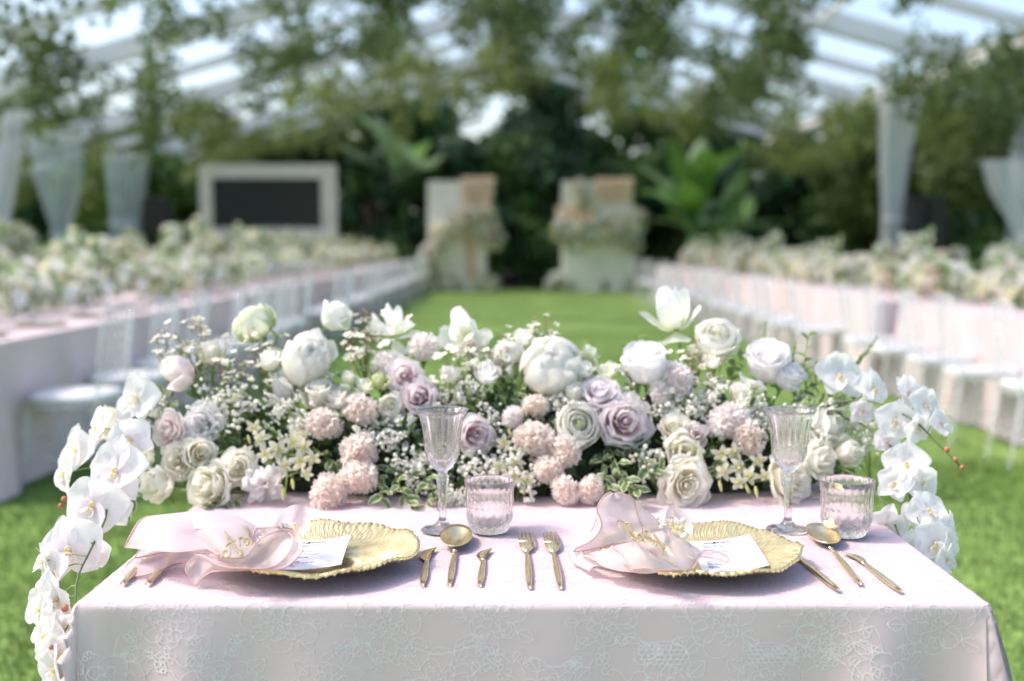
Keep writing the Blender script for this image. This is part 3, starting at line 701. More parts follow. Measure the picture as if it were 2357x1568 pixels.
# lace motifs, each draped where it lies
def lobe(c, a, w, r0, r1, n=9, notch=0):
    o = []
    for i in range(n+1):
        t_ = i/n; rr_ = r0+(r1-r0)*sin(pi*t_)**.55*(1-notch*math.exp(-((t_-.5)/.12)**2)); aa = a-w/2+w*t_
        o.append((c[0]+rr_*cos(aa), c[1]+rr_*sin(aa)))
    return o
def lace_design(sd):
    r = random.Random(sd); lines = []; fills = []
    def fl(c, rings, sq=1.0):
        for (n, r0, r1, ph) in rings:
            for k in range(n):
                L_ = lobe((c[0]+r.uniform(-1, 1)*.1*r1, c[1]+r.uniform(-1, 1)*.1*r1), ph+2*pi*k/n+r.uniform(-.12, .12), 2*pi/n*r.uniform(.95, 1.35), r0*r.uniform(.8, 1.1), r1*r.uniform(.78, 1.2), 9, r.uniform(0, .22)); lines.append(L_); fills.append([c]+L_)
    fl((.001, -.002), [(5, .003, .010, .2)]); fl((0, 0), [(6, .009, .021, .5)]); fl((0, -.002), [(8, .017, .033, .1)]); fl((0, -.004), [(6, .027, .043, 3.5)])
    for a_ in range(9 if sd % 3 == 0 else 0):
        for b_ in range(6):
            hx, hy = -.030+.0075*a_+(.00375 if b_ % 2 else 0), .030+.0062*b_
            if (hx/.034)**2+((hy-.042)/.019)**2 < 1: lines.append([(hx+.0040*cos(q*pi/3+.5), hy+.0036*sin(q*pi/3+.5)) for q in range(5)])
    for q_ in range(4):
        x_, y_ = r.uniform(-.05, .05), r.uniform(.045, .075); lines.append([tuple(p[:2]) for p in spline([(r.uniform(-.02, .02), .038, 0), (x_*.5, y_*.85, 0), (x_, y_, 0), (x_*1.25+.006, y_-.006, 0)], 10)]); fl((x_*1.25+.006, y_-.006), [(5, .002, r.uniform(.006, .011), r.uniform(0, 6))])
    if sd % 3 == 0: lines.append([tuple(p[:2]) for p in spline([(-.036, .030, 0), (-.030, .052, 0), (-.010, .062, 0), (.015, .060, 0), (.033, .048, 0), (.036, .030, 0)], 16)])
    fl((.078, .042), [(5, .002, .013, .3)]); lines.append([(.078+.004*cos(a), .042+.004*sin(a)) for a in (0, 1.3, 2.6, 3.9, 5.2, 6.28)])
    fl((.070, .026), [(4, .002, .010, .9)])
    lines.append([tuple(p[:2]) for p in spline([(.036, .006, 0), (.048, .012, 0), (.055, .022, 0), (.066, .026, 0)], 10)])
    lines.append([tuple(p[:2]) for p in spline([(.088, .040, 0), (.100, .028, 0), (.110, .030, 0), (.121, .012, 0)], 12)])
    for (c, a, L_) in (((-.032, .016), 2.4, .030), ((.030, -.020), -.4, .026), ((-.026, -.024), 3.9, .026), ((.020, .030), 1.0, .028), ((-.04, 0), 3.1, .022), ((.104, .03), .9, .018)):
        pts = []
        for i in range(13):
            s = i/12; w = .34*sin(pi*s)*(1+.28*sin(s*26)); pts.append((s, w))
        loop = [(c[0]+L_*(s*cos(a)-w*sin(a)), c[1]+L_*(s*sin(a)+w*cos(a))) for s, w in pts]+[(c[0]+L_*(s*cos(a)+w*sin(a)), c[1]+L_*(s*sin(a)-w*cos(a))) for s, w in pts[::-1]]
        lines.append(loop); lines.append([c, (c[0]+L_*.85*cos(a), c[1]+L_*.85*sin(a))]); fills.append([(c[0]+L_*.5*cos(a), c[1]+L_*.5*sin(a))]+loop)
    return lines, fills
DES = [lace_design(s) for s in (1, 2, 3, 4, 5, 6, 7)]
def lace_motif(u0, v0, k, sx, sy):
    lines, fills = DES[k]; vs = []; fs = []; mi = []
    def mp(p, h):
        u, v = u0+p[0]*sx, v0+p[1]*sy
        return cloth_uv(u, v)+cloth_n(u, v)*h
    for L_ in lines:
        w = .00062; b = len(vs)
        for i, p in enumerate(L_):
            q0, q1 = L_[max(0, i-1)], L_[min(len(L_)-1, i+1)]; dx, dy = q1[0]-q0[0], q1[1]-q0[1]; d = hypot(dx, dy) or 1
            vs.append(mp((p[0]-dy/d*w, p[1]+dx/d*w), .0007)); vs.append(mp((p[0]+dy/d*w, p[1]-dx/d*w), .0007))
        for i in range(len(L_)-1): fs.append((b+2*i, b+2*i+1, b+2*i+3, b+2*i+2)); mi.append(0)
    vs = [p-base for p in vs]
    me = mesh('lace_motif', vs, fs, M['lace'], True)
    obj('lace_motif', me, tc_)
random.seed(3)
i = 0
for row in range(-5, 11):
    v = -HD-.030+.088*row
    for c in range(-5, 6):
        u = -.53+.150*(c+4)+(.075 if row % 2 else 0)-.12
        ou, ov = max(0, abs(u)-HW), max(0, abs(v)-HD)
        if ou > .30 or (ou > 0 and ov > 0) or ov > .42: continue
        if abs(abs(u)-HW) < .02 and ov > 0: continue
        lace_motif(u+random.uniform(-.004, .004), v+random.uniform(-.008, .008), (i*3+row) % 7, random.choice((-1, 1))*random.uniform(.85, 1.15), random.uniform(.85, 1.15)); i += 1

# ------------------------------------------------------------------ charger plates
def charger(cx, cy, seed, spin, label):
    r = random.Random(seed); mb = MB(); NT, NR = 900, 30; rows = []; R = .150
    lob = sorted([r.uniform(0, 2*pi) for _ in range(3)]); ph = r.uniform(0, 6)
    def rim(a):
        q = 0
        for k, (f, am) in enumerate(((3, .022), (5, .016), (9, .014), (17, .010))): q += am*abs(sin(f*a*.5+ph*(k+1)))
        return .965+q*1.2
    prof = [(0, 0), (.35, .0), (.52, .002), (.68, .006), (.82, .012), (.93, .017), (1, .019)]
    def height(s):
        for (a, b) in zip(prof, prof[1:]):
            if s <= b[0]: f = (s-a[0])/(b[0]-a[0]); return a[1]+(b[1]-a[1])*f
        return prof[-1][1]
    for i in range(NR+1):
        s = i/NR; row = []
        for k in range(NT):
            a = 2*pi*k/NT; cur = a+.32*(s-.5)*sin(a*2+ph)+.10*sin(s*9+a*3)
            rid = abs(sin(58*cur)); rid2 = abs(sin(31*cur+s*2))
            e = min(1, s*2.2)*(.55+.45*s)
            h = height(s)+e*(.0034*(1-(1-rid)**3)+.0018*(1-(1-rid2)**3))+s**2*.0022*sin(5*a+ph)+s**3*.002*sin(11*a)
            rr_ = R*s*(1+(rim(a)-1)*s**4) + (R*.010*sin(58*cur) if i == NR else 0)
            row.append((rr_*cos(a), rr_*sin(a), h+.006))
        rows.append(row)
    for i in range(NR, -1, -3):       # underside
        s = i/NR; rows.append([(x*.992, y*.992, max(.0008, z-.0045)) for (x, y, z) in rows[i]])
    mb.grid(rows, True); me = mb.mesh('charger_plate', M['gold'])
    o = obj('charger_plate', me, None, (cx, cy, TOP+.003), (0, 0, spin)); tag(o, label, 'plate')
charger((733-CX)/F*1.77, 1.742, 1, .4, 'gold ribbed leaf-edged charger plate under the napkin with the silver crystal clasp')
charger((1612-CX)/F*1.77, 1.742, 2, 2.1, 'gold ribbed leaf-edged charger plate under the napkin with the pearl sprig')

# ------------------------------------------------------------------ menu cards
def text_verts(s, size):
    cu = bpy.data.curves.new('t', 'FONT'); cu.body = s; cu.size = size; cu.resolution_u = 2; cu.offset = size*.035
    ob = bpy.data.objects.new('t', cu); COL.objects.link(ob); bpy.context.view_layer.update()
    me = ob.to_mesh(); v = [tuple(x.co) for x in me.vertices]; f = [tuple(p.vertices) for p in me.polygons]
    ob.to_mesh_clear(); bpy.data.objects.remove(ob); bpy.data.curves.remove(cu)
    return v, f
SCRIPT_MENU = [[(0,0),(.03,.28),(.08,.30),(.10,.02),(.14,.25),(.20,.30),(.22,.02),(.26,.25),(.32,.30),(.34,.03),(.42,.02)],
               [(.42,.02),(.46,.14),(.56,.20),(.57,.30),(.50,.31),(.45,.15),(.50,.01),(.62,.05)],
               [(.62,.05),(.67,.28),(.70,.02),(.76,.26),(.83,.30),(.86,.03),(.93,.08)],
               [(.95,.28),(.96,.06),(1.02,.01),(1.09,.10),(1.12,.28),(1.13,.03),(1.20,.04),(1.28,.12)]]
def card(q, hts, label, curl):
    TL, TR, BR, BL_ = [at_h(x, y, h) for (x, y), h in zip(q, hts)]
    b0 = (TL+TR+BR+BL_)/4; t = thing('menu_card', label, 'menu card', None, b0)
    nrm = (TR-TL).cross(BL_-TL).normalized()
    if nrm.z < 0: nrm = -nrm
    def P(u, v, h=0):
        p = (TL*(1-u)+TR*u)*(1-v)+(BL_*(1-u)+BR*u)*v
        return p+nrm*(h+curl*(u-.5)**2*4+.002*sin(v*3)*u)-b0
    mb = MB(); mb.grid([[P(u/10, v/10, .0006) for u in range(11)] for v in range(11)]); mb.grid([[P(u/10, v/10, -.0002) for u in range(10, -1, -1)] for v in range(11)])
    obj('paper_sheet', mb.mesh('paper_sheet', M['paper']), t)
    mb = MB(); mp = MB()
    for L_ in SCRIPT_MENU:
        pts = spline([(x, y, 0) for x, y in L_], 26)
        mb.tube([P(.22+.42*p.x/1.28, .115-.16*p.y, .0010) for p in pts], .0005, 4)
    lines = [(.15, .20, 'Signal Crackers on The Table', 0), (.17, .245, 'and Bean Cake Crackers', 1), (.24, .34, 'Salad', 0), (.12, .385, 'Grilled Chicken Served', 1), (.10, .43, 'with Lemon Grass Vinaigrette', 1),
             (.26, .54, 'Soup with Cucumber', 1), (.26, .63, 'Served with', 1), (.12, .70, 'Palate', 0), (.12, .76, 'Main Course', 0), (.12, .805, 'Grilled Chicken Served with', 1), (.12, .86, 'Dessert', 0), (.12, .90, 'Bean Cake', 1)]
    for (u0, v0, s, pale) in lines:
        v, f = text_verts(s, .056 if not pale else .050)
        (mp if pale else mb).add([P(u0+x*.78, v0-y*.62, .0011) for x, y, z in v], f)
    obj('heading_print', mb.mesh('heading_print', M['ink'], False), t); obj('body_print', mp.mesh('body_print', M['inkpale'], False), t)
card([(652, 1252), (808, 1237.5), (786, 1306), (628, 1317)], (.024, .027, .025, .023), 'white printed menu card half hidden under the napkin with the crystal clasp', .004)
card([(1588, 1252), (1724, 1236.5), (1771, 1308.5), (1617, 1322)], (.024, .027, .025, .023), 'white printed menu card headed menu beside the napkin with the pearl sprig', .004)

# ------------------------------------------------------------------ napkins
def loft(rows, nu, nv, rip=.0):
    """rows: list of polylines (3D); smooth surface through them"""
    R = [spline(r_, nu) for r_ in rows]; out_ = []
    for i in range(nu):
        col = spline([r_[i] for r_ in R], nv) if len(R) > 2 else [R[0][i].lerp(R[1][i], k/(nv-1)) for k in range(nv)]
        out_.append(col)
    return [[out_[i][k] for i in range(nu)] for k in range(nv)]
def napkin(name_label, conv, sheets, hems, b0):
    t = thing('napkin', name_label, 'napkin', None, b0)
    mb = MB()
    for rows in sheets:
        G = loft([[conv(*p) for p in r_] for r_ in rows], 40, 22)
        G = [[p+Vector((.0006*sin(p.x*90+p.z*160), .0008*sin(p.x*120), .0010*sin(p.x*75+p.y*60))) for p in r_] for r_ in G]
        mb.grid(G)
    me = rel(mb.mesh('cloth', M['organza']), b0); obj('cloth', me, t)
    mb = MB()
    for h in hems: mb.tube([p+Vector((0, -.0008, .0003)) for p in spline([conv(*p) for p in h], 60)], .00105, 5)
    obj('hem', rel(mb.mesh('hem', M['hem']), b0), t)
    return t
def sstep(x, a, b): t_ = max(0, min(1, (x-a)/(b-a))); return t_*t_*(3-2*t_)
c4 = lambda X, Y, h: at_h(258.9+X*.1953, 1150.7+Y*.1953, h+.008*sstep(X, 950, 1250))
c1 = lambda X, Y, h: at_h(1265.8+X*.2018, 1064.4+Y*.2018, h+.009*sstep(X, 300, 520))
rim1 = [(145,560,.03),(190,460,.045),(260,330,.06),(330,240,.068),(420,200,.072),(500,215,.072),(580,260,.07),(660,350,.06)]
rim2 = [(265,680,.022),(350,540,.036),(460,460,.046),(580,415,.052),(710,395,.055),(850,430,.054),(1000,510,.050),(1150,590,.046),(1260,650,.044)]
hem3 = [(268,685,.021),(400,665,.022),(580,620,.026),(720,612,.028),(850,615,.030),(1000,630,.034),(1150,640,.038),(1300,680,.042)]
bot = [(110,860,.006),(150,880,.005),(200,890,.004),(300,900,.004),(450,870,.006),(600,810,.010),(700,760,.012),(800,735,.016),(920,742,.02)]
chan = [(1050,640,.040),(1180,652,.041),(1300,682,.042),(1450,690,.043),(1560,662,.046),(1640,590,.052),(1700,510,.058),(1800,425,.063),(1950,372,.066),(2040,372,.066)]
inner = [(1050,660,.040),(1180,722,.036),(1280,782,.032),(1500,803,.031),(1700,812,.031),(1870,800,.034),(2000,720,.040),(2100,600,.050),(2138,470,.060),(2085,392,.065)]
outer = [(1660,500,.060),(1650,440,.063),(1700,340,.069),(1820,328,.071),(1950,325,.072),(2080,342,.071),(2180,392,.068),(2240,480,.062),(2240,590,.053),(2180,680,.045),(2050,790,.035),(1870,838,.029),(1700,822,.028),(1500,832,.026)]
low5 = [(880,740,.030),(862,810,.026),(880,870,.020),(930,925,.013),(980,1000,.006),(1030,950,.010),(1080,900,.014),(1200,842,.020),(1350,834,.023),(1500,832,.025),(1700,820,.027)]
up5 = [(890,760,.036),(920,710,.040),(980,665,.043),(1060,655,.044),(1120,680,.042),(1180,722,.039),(1230,755,.036),(1280,782,.034),(1400,800,.033),(1500,803,.032),(1700,812,.031)]
sheets = [
 [rim1, [(560,600,.05),(590,440,.062),(650,300,.072),(760,190,.078),(900,135,.080),(1020,150,.080),(1100,210,.078),(1160,330,.07)],
  [(1000,600,.05),(1060,420,.06),(1150,300,.068),(1250,200,.074),(1360,172,.076),(1450,200,.076),(1520,245,.074),(1560,320,.07)],
  [(1600,420,.055),(1620,380,.06),(1640,340,.063),(1660,300,.066),(1680,295,.067),(1700,300,.067),(1720,310,.066),(1730,340,.064)]],
 [rim2, [(430,580,.040),(500,470,.052),(600,400,.060),(720,345,.066),(900,292,.072),(1050,320,.072),(1200,420,.066),(1280,560,.056),(1300,660,.046)],
  [(800,560,.046),(850,440,.056),(950,350,.064),(1080,275,.071),(1220,250,.075),(1350,290,.074),(1430,400,.068),(1450,560,.056),(1440,672,.047)],
  [(1300,500,.052),(1340,400,.060),(1400,330,.066),(1460,295,.071),(1540,292,.072),(1590,330,.070),(1610,420,.064),(1600,540,.056),(1560,655,.048)],
  [(1640,480,.052),(1660,420,.058),(1680,370,.062),(1700,330,.066),(1730,330,.066),(1740,360,.064),(1730,430,.060),(1700,500,.057),(1650,580,.053)]],
 [hem3, [(330,640,.020),(450,600,.022),(600,560,.026),(740,540,.028),(860,550,.030),(1000,580,.034),(1150,610,.038),(1300,660,.040)],
  [(420,560,.020),(520,480,.022),(640,440,.026),(760,430,.028),(900,460,.030),(1020,520,.032),(1150,590,.036),(1300,640,.038)]],
 [bot, [(140,800,.010),(185,790,.010),(240,770,.011),(340,760,.012),(480,740,.014),(620,710,.016),(740,690,.018),(850,680,.02),(960,690,.024)],
  [(220,715,.014),(270,690,.015),(340,665,.017),(440,640,.018),(560,610,.02),(700,600,.022),(820,605,.024),(920,620,.026),(1000,640,.030)]],
 [chan, [(1050,652,.036),(1190,690,.034),(1320,730,.032),(1480,745,.031),(1620,720,.033),(1730,640,.038),(1830,560,.044),(1930,480,.051),(2030,420,.058),(2060,385,.062)], inner],
 [outer[:12], [(1690,520,.056),(1700,450,.060),(1760,390,.064),(1860,355,.067),(1960,350,.068),(2060,370,.067),(2140,420,.063),(2180,500,.056),(2170,590,.049),(2100,680,.042),(2000,760,.034),(1860,815,.028)],
  [(1740,560,.050),(1780,500,.052),(1830,450,.055),(1900,420,.057),(1970,410,.058),(2040,420,.057),(2080,460,.054),(2090,520,.049),(2070,600,.044),(2010,680,.037),(1930,740,.031),(1840,790,.027)]],
 [up5, [(905,800,.030),(935,770,.032),(985,735,.034),(1050,725,.034),(1110,740,.032),(1165,770,.030),(1220,790,.028),(1290,805,.027),(1400,812,.027),(1500,815,.027),(1700,815,.028)], low5],
 # loop behind the clasp
 [[(1780,380,.060),(1880,310,.070),(1960,200,.082),(2040,110,.092),(2150,60,.097),(2250,95,.094),(2305,200,.084),(2330,330,.072),(2270,420,.060)],
  [(1830,390,.060),(1930,320,.068),(2010,235,.076),(2080,160,.082),(2160,130,.084),(2220,165,.081),(2250,240,.074),(2260,330,.066),(2230,410,.058)],
  [(1880,400,.058),(1960,340,.064),(2030,280,.068),(2100,220,.072),(2160,205,.073),(2200,230,.071),(2215,290,.067),(2215,350,.062),(2200,400,.057)],
  [(1900,380,.054),(1960,330,.060),(2020,290,.064),(2080,260,.066),(2130,260,.066),(2160,280,.064),(2170,320,.062),(2170,360,.059),(2170,400,.056)]],
 [[(1700,360,.062),(1790,340,.066),(1880,325,.068),(1960,315,.068),(2040,315,.068)], [(1760,430,.056),(1830,400,.06),(1920,380,.062),(2000,370,.062),(2080,380,.062)]],
]
b0 = at_h(560, 1290, .004)
napkin('blush organza napkin with long rolled folds tied by a crystal clasp', c4, sheets, [rim1, rim2, hem3+chan[2:]+[(2085,392,.066),(2138,470,.061),(2100,600,.051),(2000,720,.041),(1870,802,.035),(1700,814,.032),(1500,804,.032),(1280,783,.034),(1180,723,.039),(1060,656,.044),(980,665,.043),(920,710,.040),(862,800,.028),(880,870,.021),(930,925,.014),(980,1000,.007),(1080,900,.015),(1200,842,.021),(1500,832,.026)], bot+[], outer[::-1], [(110,860,.006),(150,790,.010),(220,718,.014),(270,688,.02)]], b0)
# right napkin
Q = [(780,338,.115),(860,365,.112),(940,410,.106),(985,550,.088),(1020,660,.074),(1052,745,.062),(1040,830,.052)]
Pl = [(700,338,.115),(620,385,.110),(560,470,.100),(540,560,.088),(575,640,.076),(587,720,.064),(545,815,.050),(440,912,.036),(310,970,.026),(266,1020,.018)]
Pr = [(770,336,.115),(850,365,.112),(940,412,.106),(980,530,.090),(1015,650,.075),(1052,745,.062),(1040,830,.052),(975,890,.044),(700,936,.032),(280,1022,.017)]
sheets = [
 [Pl, [(715,350,.110),(680,420,.102),(660,510,.090),(660,600,.079),(690,680,.068),(710,760,.058),(690,840,.046),(580,920,.034),(430,975,.025),(272,1021,.017)],
  [(745,350,.110),(780,430,.101),(810,520,.088),(830,610,.076),(860,700,.065),(880,780,.055),(870,850,.046),(760,920,.035),(540,970,.025),(276,1021,.017)], Pr],
 [[(232,925,.020),(300,880,.024),(370,850,.028),(470,800,.036),(560,755,.046),(590,735,.055)], [(262,1020,.018),(310,965,.026),(380,930,.030),(450,905,.037),(540,815,.050),(588,725,.064)]],
 [Q, [(900,395,.107),(960,430,.103),(1030,500,.095),(1080,600,.082),(1110,690,.070),(1140,770,.060),(1120,850,.05)],
  [(1040,500,.094),(1090,540,.090),(1150,590,.083),(1190,660,.074),(1220,720,.067),(1240,770,.060),(1220,830,.052)],
  [(1200,620,.078),(1240,650,.074),(1280,690,.070),(1310,730,.065),(1335,765,.060),(1345,790,.057),(1330,820,.054)]],
 # knot
 [[(975,892,.042),(1060,850,.050),(1140,820,.056),(1215,795,.061),(1280,782,.063),(1340,795,.062)], [(1000,930,.044),(1090,900,.052),(1170,880,.059),(1240,860,.064),(1300,850,.066),(1358,860,.062)],
  [(1060,1000,.040),(1140,980,.047),(1210,960,.053),(1270,945,.057),(1320,940,.058),(1352,940,.055)], [(1130,1055,.032),(1180,1065,.034),(1220,1075,.036),(1260,1085,.038),(1290,1060,.042),(1330,1000,.048)]],
 # shaded pocket below the upright lobe
 [[(365,1020,.016),(500,985,.020),(700,940,.028),(850,915,.034),(975,890,.040)], [(370,1045,.014),(500,1010,.016),(700,975,.020),(860,960,.026),(1000,950,.032)], [(400,1075,.012),(540,1050,.014),(720,1010,.018),(880,1000,.024),(1040,1000,.030)]],
 # front left flap on the table
 [[(232,950,.012),(215,1010,.010),(220,1080,.008),(260,1140,.006),(340,1185,.005),(455,1240,.004)], [(300,1000,.014),(300,1050,.012),(310,1100,.010),(350,1140,.009),(420,1160,.008),(490,1200,.007)], [(360,1020,.018),(400,1070,.016),(450,1095,.014),(500,1115,.013),(550,1140,.012),(590,1170,.010)]],
 # front fold
 [[(375,1050,.020),(440,1085,.019),(540,1130,.018),(600,1180,.017),(700,1215,.016),(800,1237,.015),(930,1248,.016)],
  [(480,1030,.026),(560,1040,.028),(640,1070,.027),(700,1100,.026),(770,1140,.024),(840,1180,.022),(930,1235,.019)],
  [(690,958,.034),(740,985,.035),(790,1025,.034),(825,1075,.032),(865,1130,.029),(900,1190,.025),(935,1245,.020)]],
 [[(700,958,.035),(790,1022,.035),(860,1130,.031),(930,1245,.022)], [(830,930,.042),(920,990,.044),(1000,1090,.040),(1100,1215,.028)], [(960,905,.048),(1060,980,.050),(1140,1060,.046),(1280,1205,.032)], [(1060,960,.046),(1160,1040,.046),(1280,1100,.042),(1500,1228,.028)]],
 [[(935,1215,.024),(1100,1205,.028),(1300,1203,.028),(1500,1226,.026),(1600,1230,.026)], [(935,1246,.018),(1050,1264,.015),(1180,1258,.016),(1300,1240,.019),(1480,1262,.018),(1600,1228,.024)]],
 # fan to the card
 [[(1270,1085,.040),(1400,1150,.036),(1500,1226,.028),(1560,1238,.026),(1610,1225,.026)], [(1330,1000,.050),(1430,1060,.044),(1540,1130,.037),(1620,1170,.032),(1655,1180,.030)], [(1352,880,.060),(1450,960,.053),(1560,1030,.045),(1660,1070,.039),(1695,1105,.034)],
  [(1350,775,.066),(1470,835,.060),(1580,905,.053),(1680,965,.046),(1735,1010,.042)]],
 [[(1690,1110,.033),(1740,1072,.036),(1850,1090,.036),(1940,1120,.034),(1995,1136,.034),(2035,1130,.035)], [(1690,1060,.038),(1735,1035,.040),(1850,1050,.040),(1940,1080,.039),(2010,1100,.038),(2036,1110,.037)], [(1680,985,.045),(1740,993,.045),(1800,996,.045),(1900,1012,.044),(1990,1050,.042),(2032,1075,.040)]],
 # loop behind
 [[(1290,760,.058),(1305,680,.066),(1330,570,.078),(1380,488,.088),(1450,512,.086),(1550,600,.077),(1632,705,.066),(1625,820,.054),(1560,870,.048)], [(1320,770,.056),(1345,690,.064),(1370,610,.072),(1405,560,.078),(1450,580,.076),(1520,640,.070),(1580,720,.062),(1580,800,.054),(1530,850,.048)],
  [(1380,790,.052),(1395,720,.058),(1410,660,.064),(1425,620,.068),(1460,640,.066),(1500,680,.062),(1530,730,.058),(1530,790,.052),(1500,830,.048)]],
 [[(470,790,.036),(500,720,.044),(525,650,.052),(545,645,.052)], [(500,790,.036),(530,740,.042),(550,690,.048),(570,670,.050)]],
]
b0 = at_h(1520, 1290, .004)
napkin('blush organza napkin with an upright lobe tied by a pearl sprig', c1, sheets, [Pl, Pr[:7], Pr[6:], [(232,950,.012),(215,1010,.010),(220,1080,.008),(260,1140,.006),(340,1185,.005),(455,1240,.004)], [(365,1020,.018),(375,1055,.019),(440,1085,.019),(540,1130,.018),(600,1180,.017),(700,1215,.016),(800,1237,.015),(930,1248,.016),(1050,1264,.015),(1180,1258,.016),(1300,1240,.019),(1480,1262,.018),(1610,1225,.026),(1655,1180,.030),(1690,1110,.034),(1740,1072,.037),(1850,1090,.037),(1995,1136,.035),(2035,1130,.036),(2032,1075,.041),(1990,1050,.043),(1900,1012,.045),(1740,993,.046)],
   [(700,958,.036),(790,1022,.036),(860,1130,.032),(932,1247,.021)], [(700,936,.033),(500,985,.021),(365,1020,.017)], [(525,650,.053),(500,720,.045),(470,790,.037)], [(935,1215,.025),(1100,1205,.029),(1300,1203,.029),(1500,1226,.028)]], b0)

# names cut in gold acrylic, resting on the napkins
def strokes(name, label, conv, L_, b0, h, w=.0010):
    mb = MB()
    for pts, k in L_:
        P = spline([conv(x, y, h+(q if len(r_) else 0)) for (x, y, *r_) in pts for q in [r_[0] if r_ else 0]], max(12, 7*len(pts)))
        for dz in (0, .0016): mb.tube([p+Vector((0, -dz*.6, dz)) for p in P], w*k, 5)
    o = obj(name, rel(mb.mesh(name, M['goldname']), b0), None, b0); tag(o, label, 'name sign')
b0 = at_h(540, 1270, .06)
strokes('name_sign', 'gold script name cut-out leaning on the napkin with the crystal clasp', c4, [
 ([(1352,622),(1335,604),(1308,625),(1310,660),(1345,682),(1385,672),(1393,610),(1370,520),(1330,390)], .7), ([(1328,388),(1370,460),(1430,545),(1490,630),(1522,656),(1532,635),(1525,605)], 1.5), ([(1335,556),(1390,515),(1450,490)], .8),
 ([(1492,460),(1500,500),(1508,545),(1500,480),(1520,448),(1545,480),(1560,530),(1580,540)], 1.0), ([(1600,470),(1570,462),(1565,500),(1590,530),(1612,510),(1600,420),(1560,345),(1538,325),(1555,313),(1590,335),(1605,400),(1615,480),(1640,525),(1655,500)], 1.0)], b0, .070)
b0 = at_h(1485, 1240, .07)
strokes('name_sign', 'gold script name cut-out leaning on the napkin with the pearl sprig', c1, [
 ([(800,738),(772,725),(765,692),(790,670),(830,688),(870,745),(900,780)], .7), ([(842,698),(875,765),(912,830),(945,880)], 1.5), ([(850,698),(895,705),(935,745),(952,790),(925,805)], 1.0), ([(915,800),(950,835),(985,880),(1010,908)], 1.4),
 ([(1045,850),(1015,828),(1003,850),(1025,885),(1050,890),(1040,850),(1065,885),(1085,918)], 1.0), ([(1090,905),(1070,870),(1082,850),(1105,880),(1110,915)], .8), ([(1135,830),(1105,793),(1082,800),(1110,850),(1145,905),(1130,870),(1155,875),(1178,930)], 1.1),
 ([(1175,920),(1200,915),(1188,895),(1175,905),(1195,945),(1220,950)], .8), ([(1190,830),(1225,880),(1265,935),(1302,980),(1290,985)], 1.5), ([(1200,905),(1225,915),(1235,955),(1255,965)], .8)], b0, .074)

# clasps
M['crystal'] = glassmat('cut_crystal', (1, 1, 1), 0, .15, 1.9)
M['wire'] = mat('gold_wire', (.75, .6, .3), rough=.3, metal=1)
def gem(mb, c, r):
    rows = []
    for (z, q) in ((-1, .05), (-.35, .95), (0, 1), (.35, .75), (.5, .45)): rows.append([(c[0]+r*q*cos(2*pi*k/8), c[1]+r*q*sin(2*pi*k/8), c[2]+r*z) for k in range(8)])
    mb.grid(rows, True); mb.f.append(tuple(range(len(mb.v)-8, len(mb.v)))); mb.mi.append(0)
def sprig(label, conv, wires, pearls, crystals, b0):
    t = thing('napkin_clasp', label, 'clasp', None, b0)
    mb = MB()
    for w in wires: mb.tube(spline([conv(*p) for p in w], 14), .0007, 5)
    obj('wire', rel(mb.mesh('wire', M['wire']), b0), t)
    for (x, y, h, r) in pearls:
        mb = MB(); mb.ball(conv(x, y, h), r, 12, 8); obj('pearl', rel(mb.mesh('pearl', M['pearl']), b0), t)
    for (x, y, h, r) in crystals:
        mb = MB(); gem(mb, conv(x, y, h), r); obj('crystal', rel(mb.mesh('crystal', M['crystal'], False), b0), t)
sprig('gold wire sprig of pearls and crystals clasping a napkin', c1, [[(1230,640,.080),(1290,705,.074),(1370,715,.075),(1430,755,.072),(1520,785,.068),(1590,825,.062)], [(1370,715,.075),(1390,650,.082),(1395,610,.086)], [(1430,755,.072),(1450,700,.078)], [(1500,770,.070),(1518,720,.076),(1522,665,.082)], [(1520,785,.068),(1535,835,.062)], [(1275,735,.070),(1310,705,.074)], [(1400,720,.074),(1450,745,.071),(1492,742,.073)]],
      [(1225,632,.081,.0030), (1275,733,.071,.0034), (1522,662,.083,.0042), (1492,744,.074,.0022), (1537,840,.063,.0050), (1262,668,.077,.0022), (1395,668,.080,.0022)], [(1395,610,.087,.0048), (1368,705,.077,.0056), (1450,692,.079,.0038), (1592,826,.063,.0036), (1352,655,.080,.003)], at_h(1540, 1210, .05))
sprig('small cluster of clear crystals clasping the long rolled napkin', c4, [[(1960,300,.074),(2040,305,.074),(2110,295,.074)]], [(2012,300,.0755,.0022)], [(1985,293,.077,.0050), (2040,298,.076,.0042), (2085,288,.078,.0058), (1965,310,.074,.0035)], at_h(655, 1210, .06))

# ------------------------------------------------------------------ cutlery
def handle_sections(y0, y1, w0, wm, w1, t0, tm, t1, z=.0045, n=10, mid=.38):
    rows = []
    for i in range(n+1):
        s = i/n; y = y0+(y1-y0)*s
        k = sin(pi/2*min(1, s/mid)) if s < mid else 1-((s-mid)/(1-mid))**1.3
        w = (w0+(wm-w0)*k) if s < mid else w1+(wm-w1)*k; t_ = (t0+(tm-t0)*k) if s < mid else t1+(tm-t1)*k
        rows.append((y, w, t_, z))
    return rows
def loft_sections(rows, n=12):
    mb = MB(); P = []
    for (y, w, t_, z) in rows: P.append([(w/2*cos(2*pi*k/n), y, z+t_/2*sin(2*pi*k/n)) for k in range(n)])
    mb.grid(P, True); mb.f.append(tuple(range(n))); mb.mi.append(0); mb.f.append(tuple(range(len(mb.v)-n, len(mb.v)))[::-1]); mb.mi.append(0)
    return mb
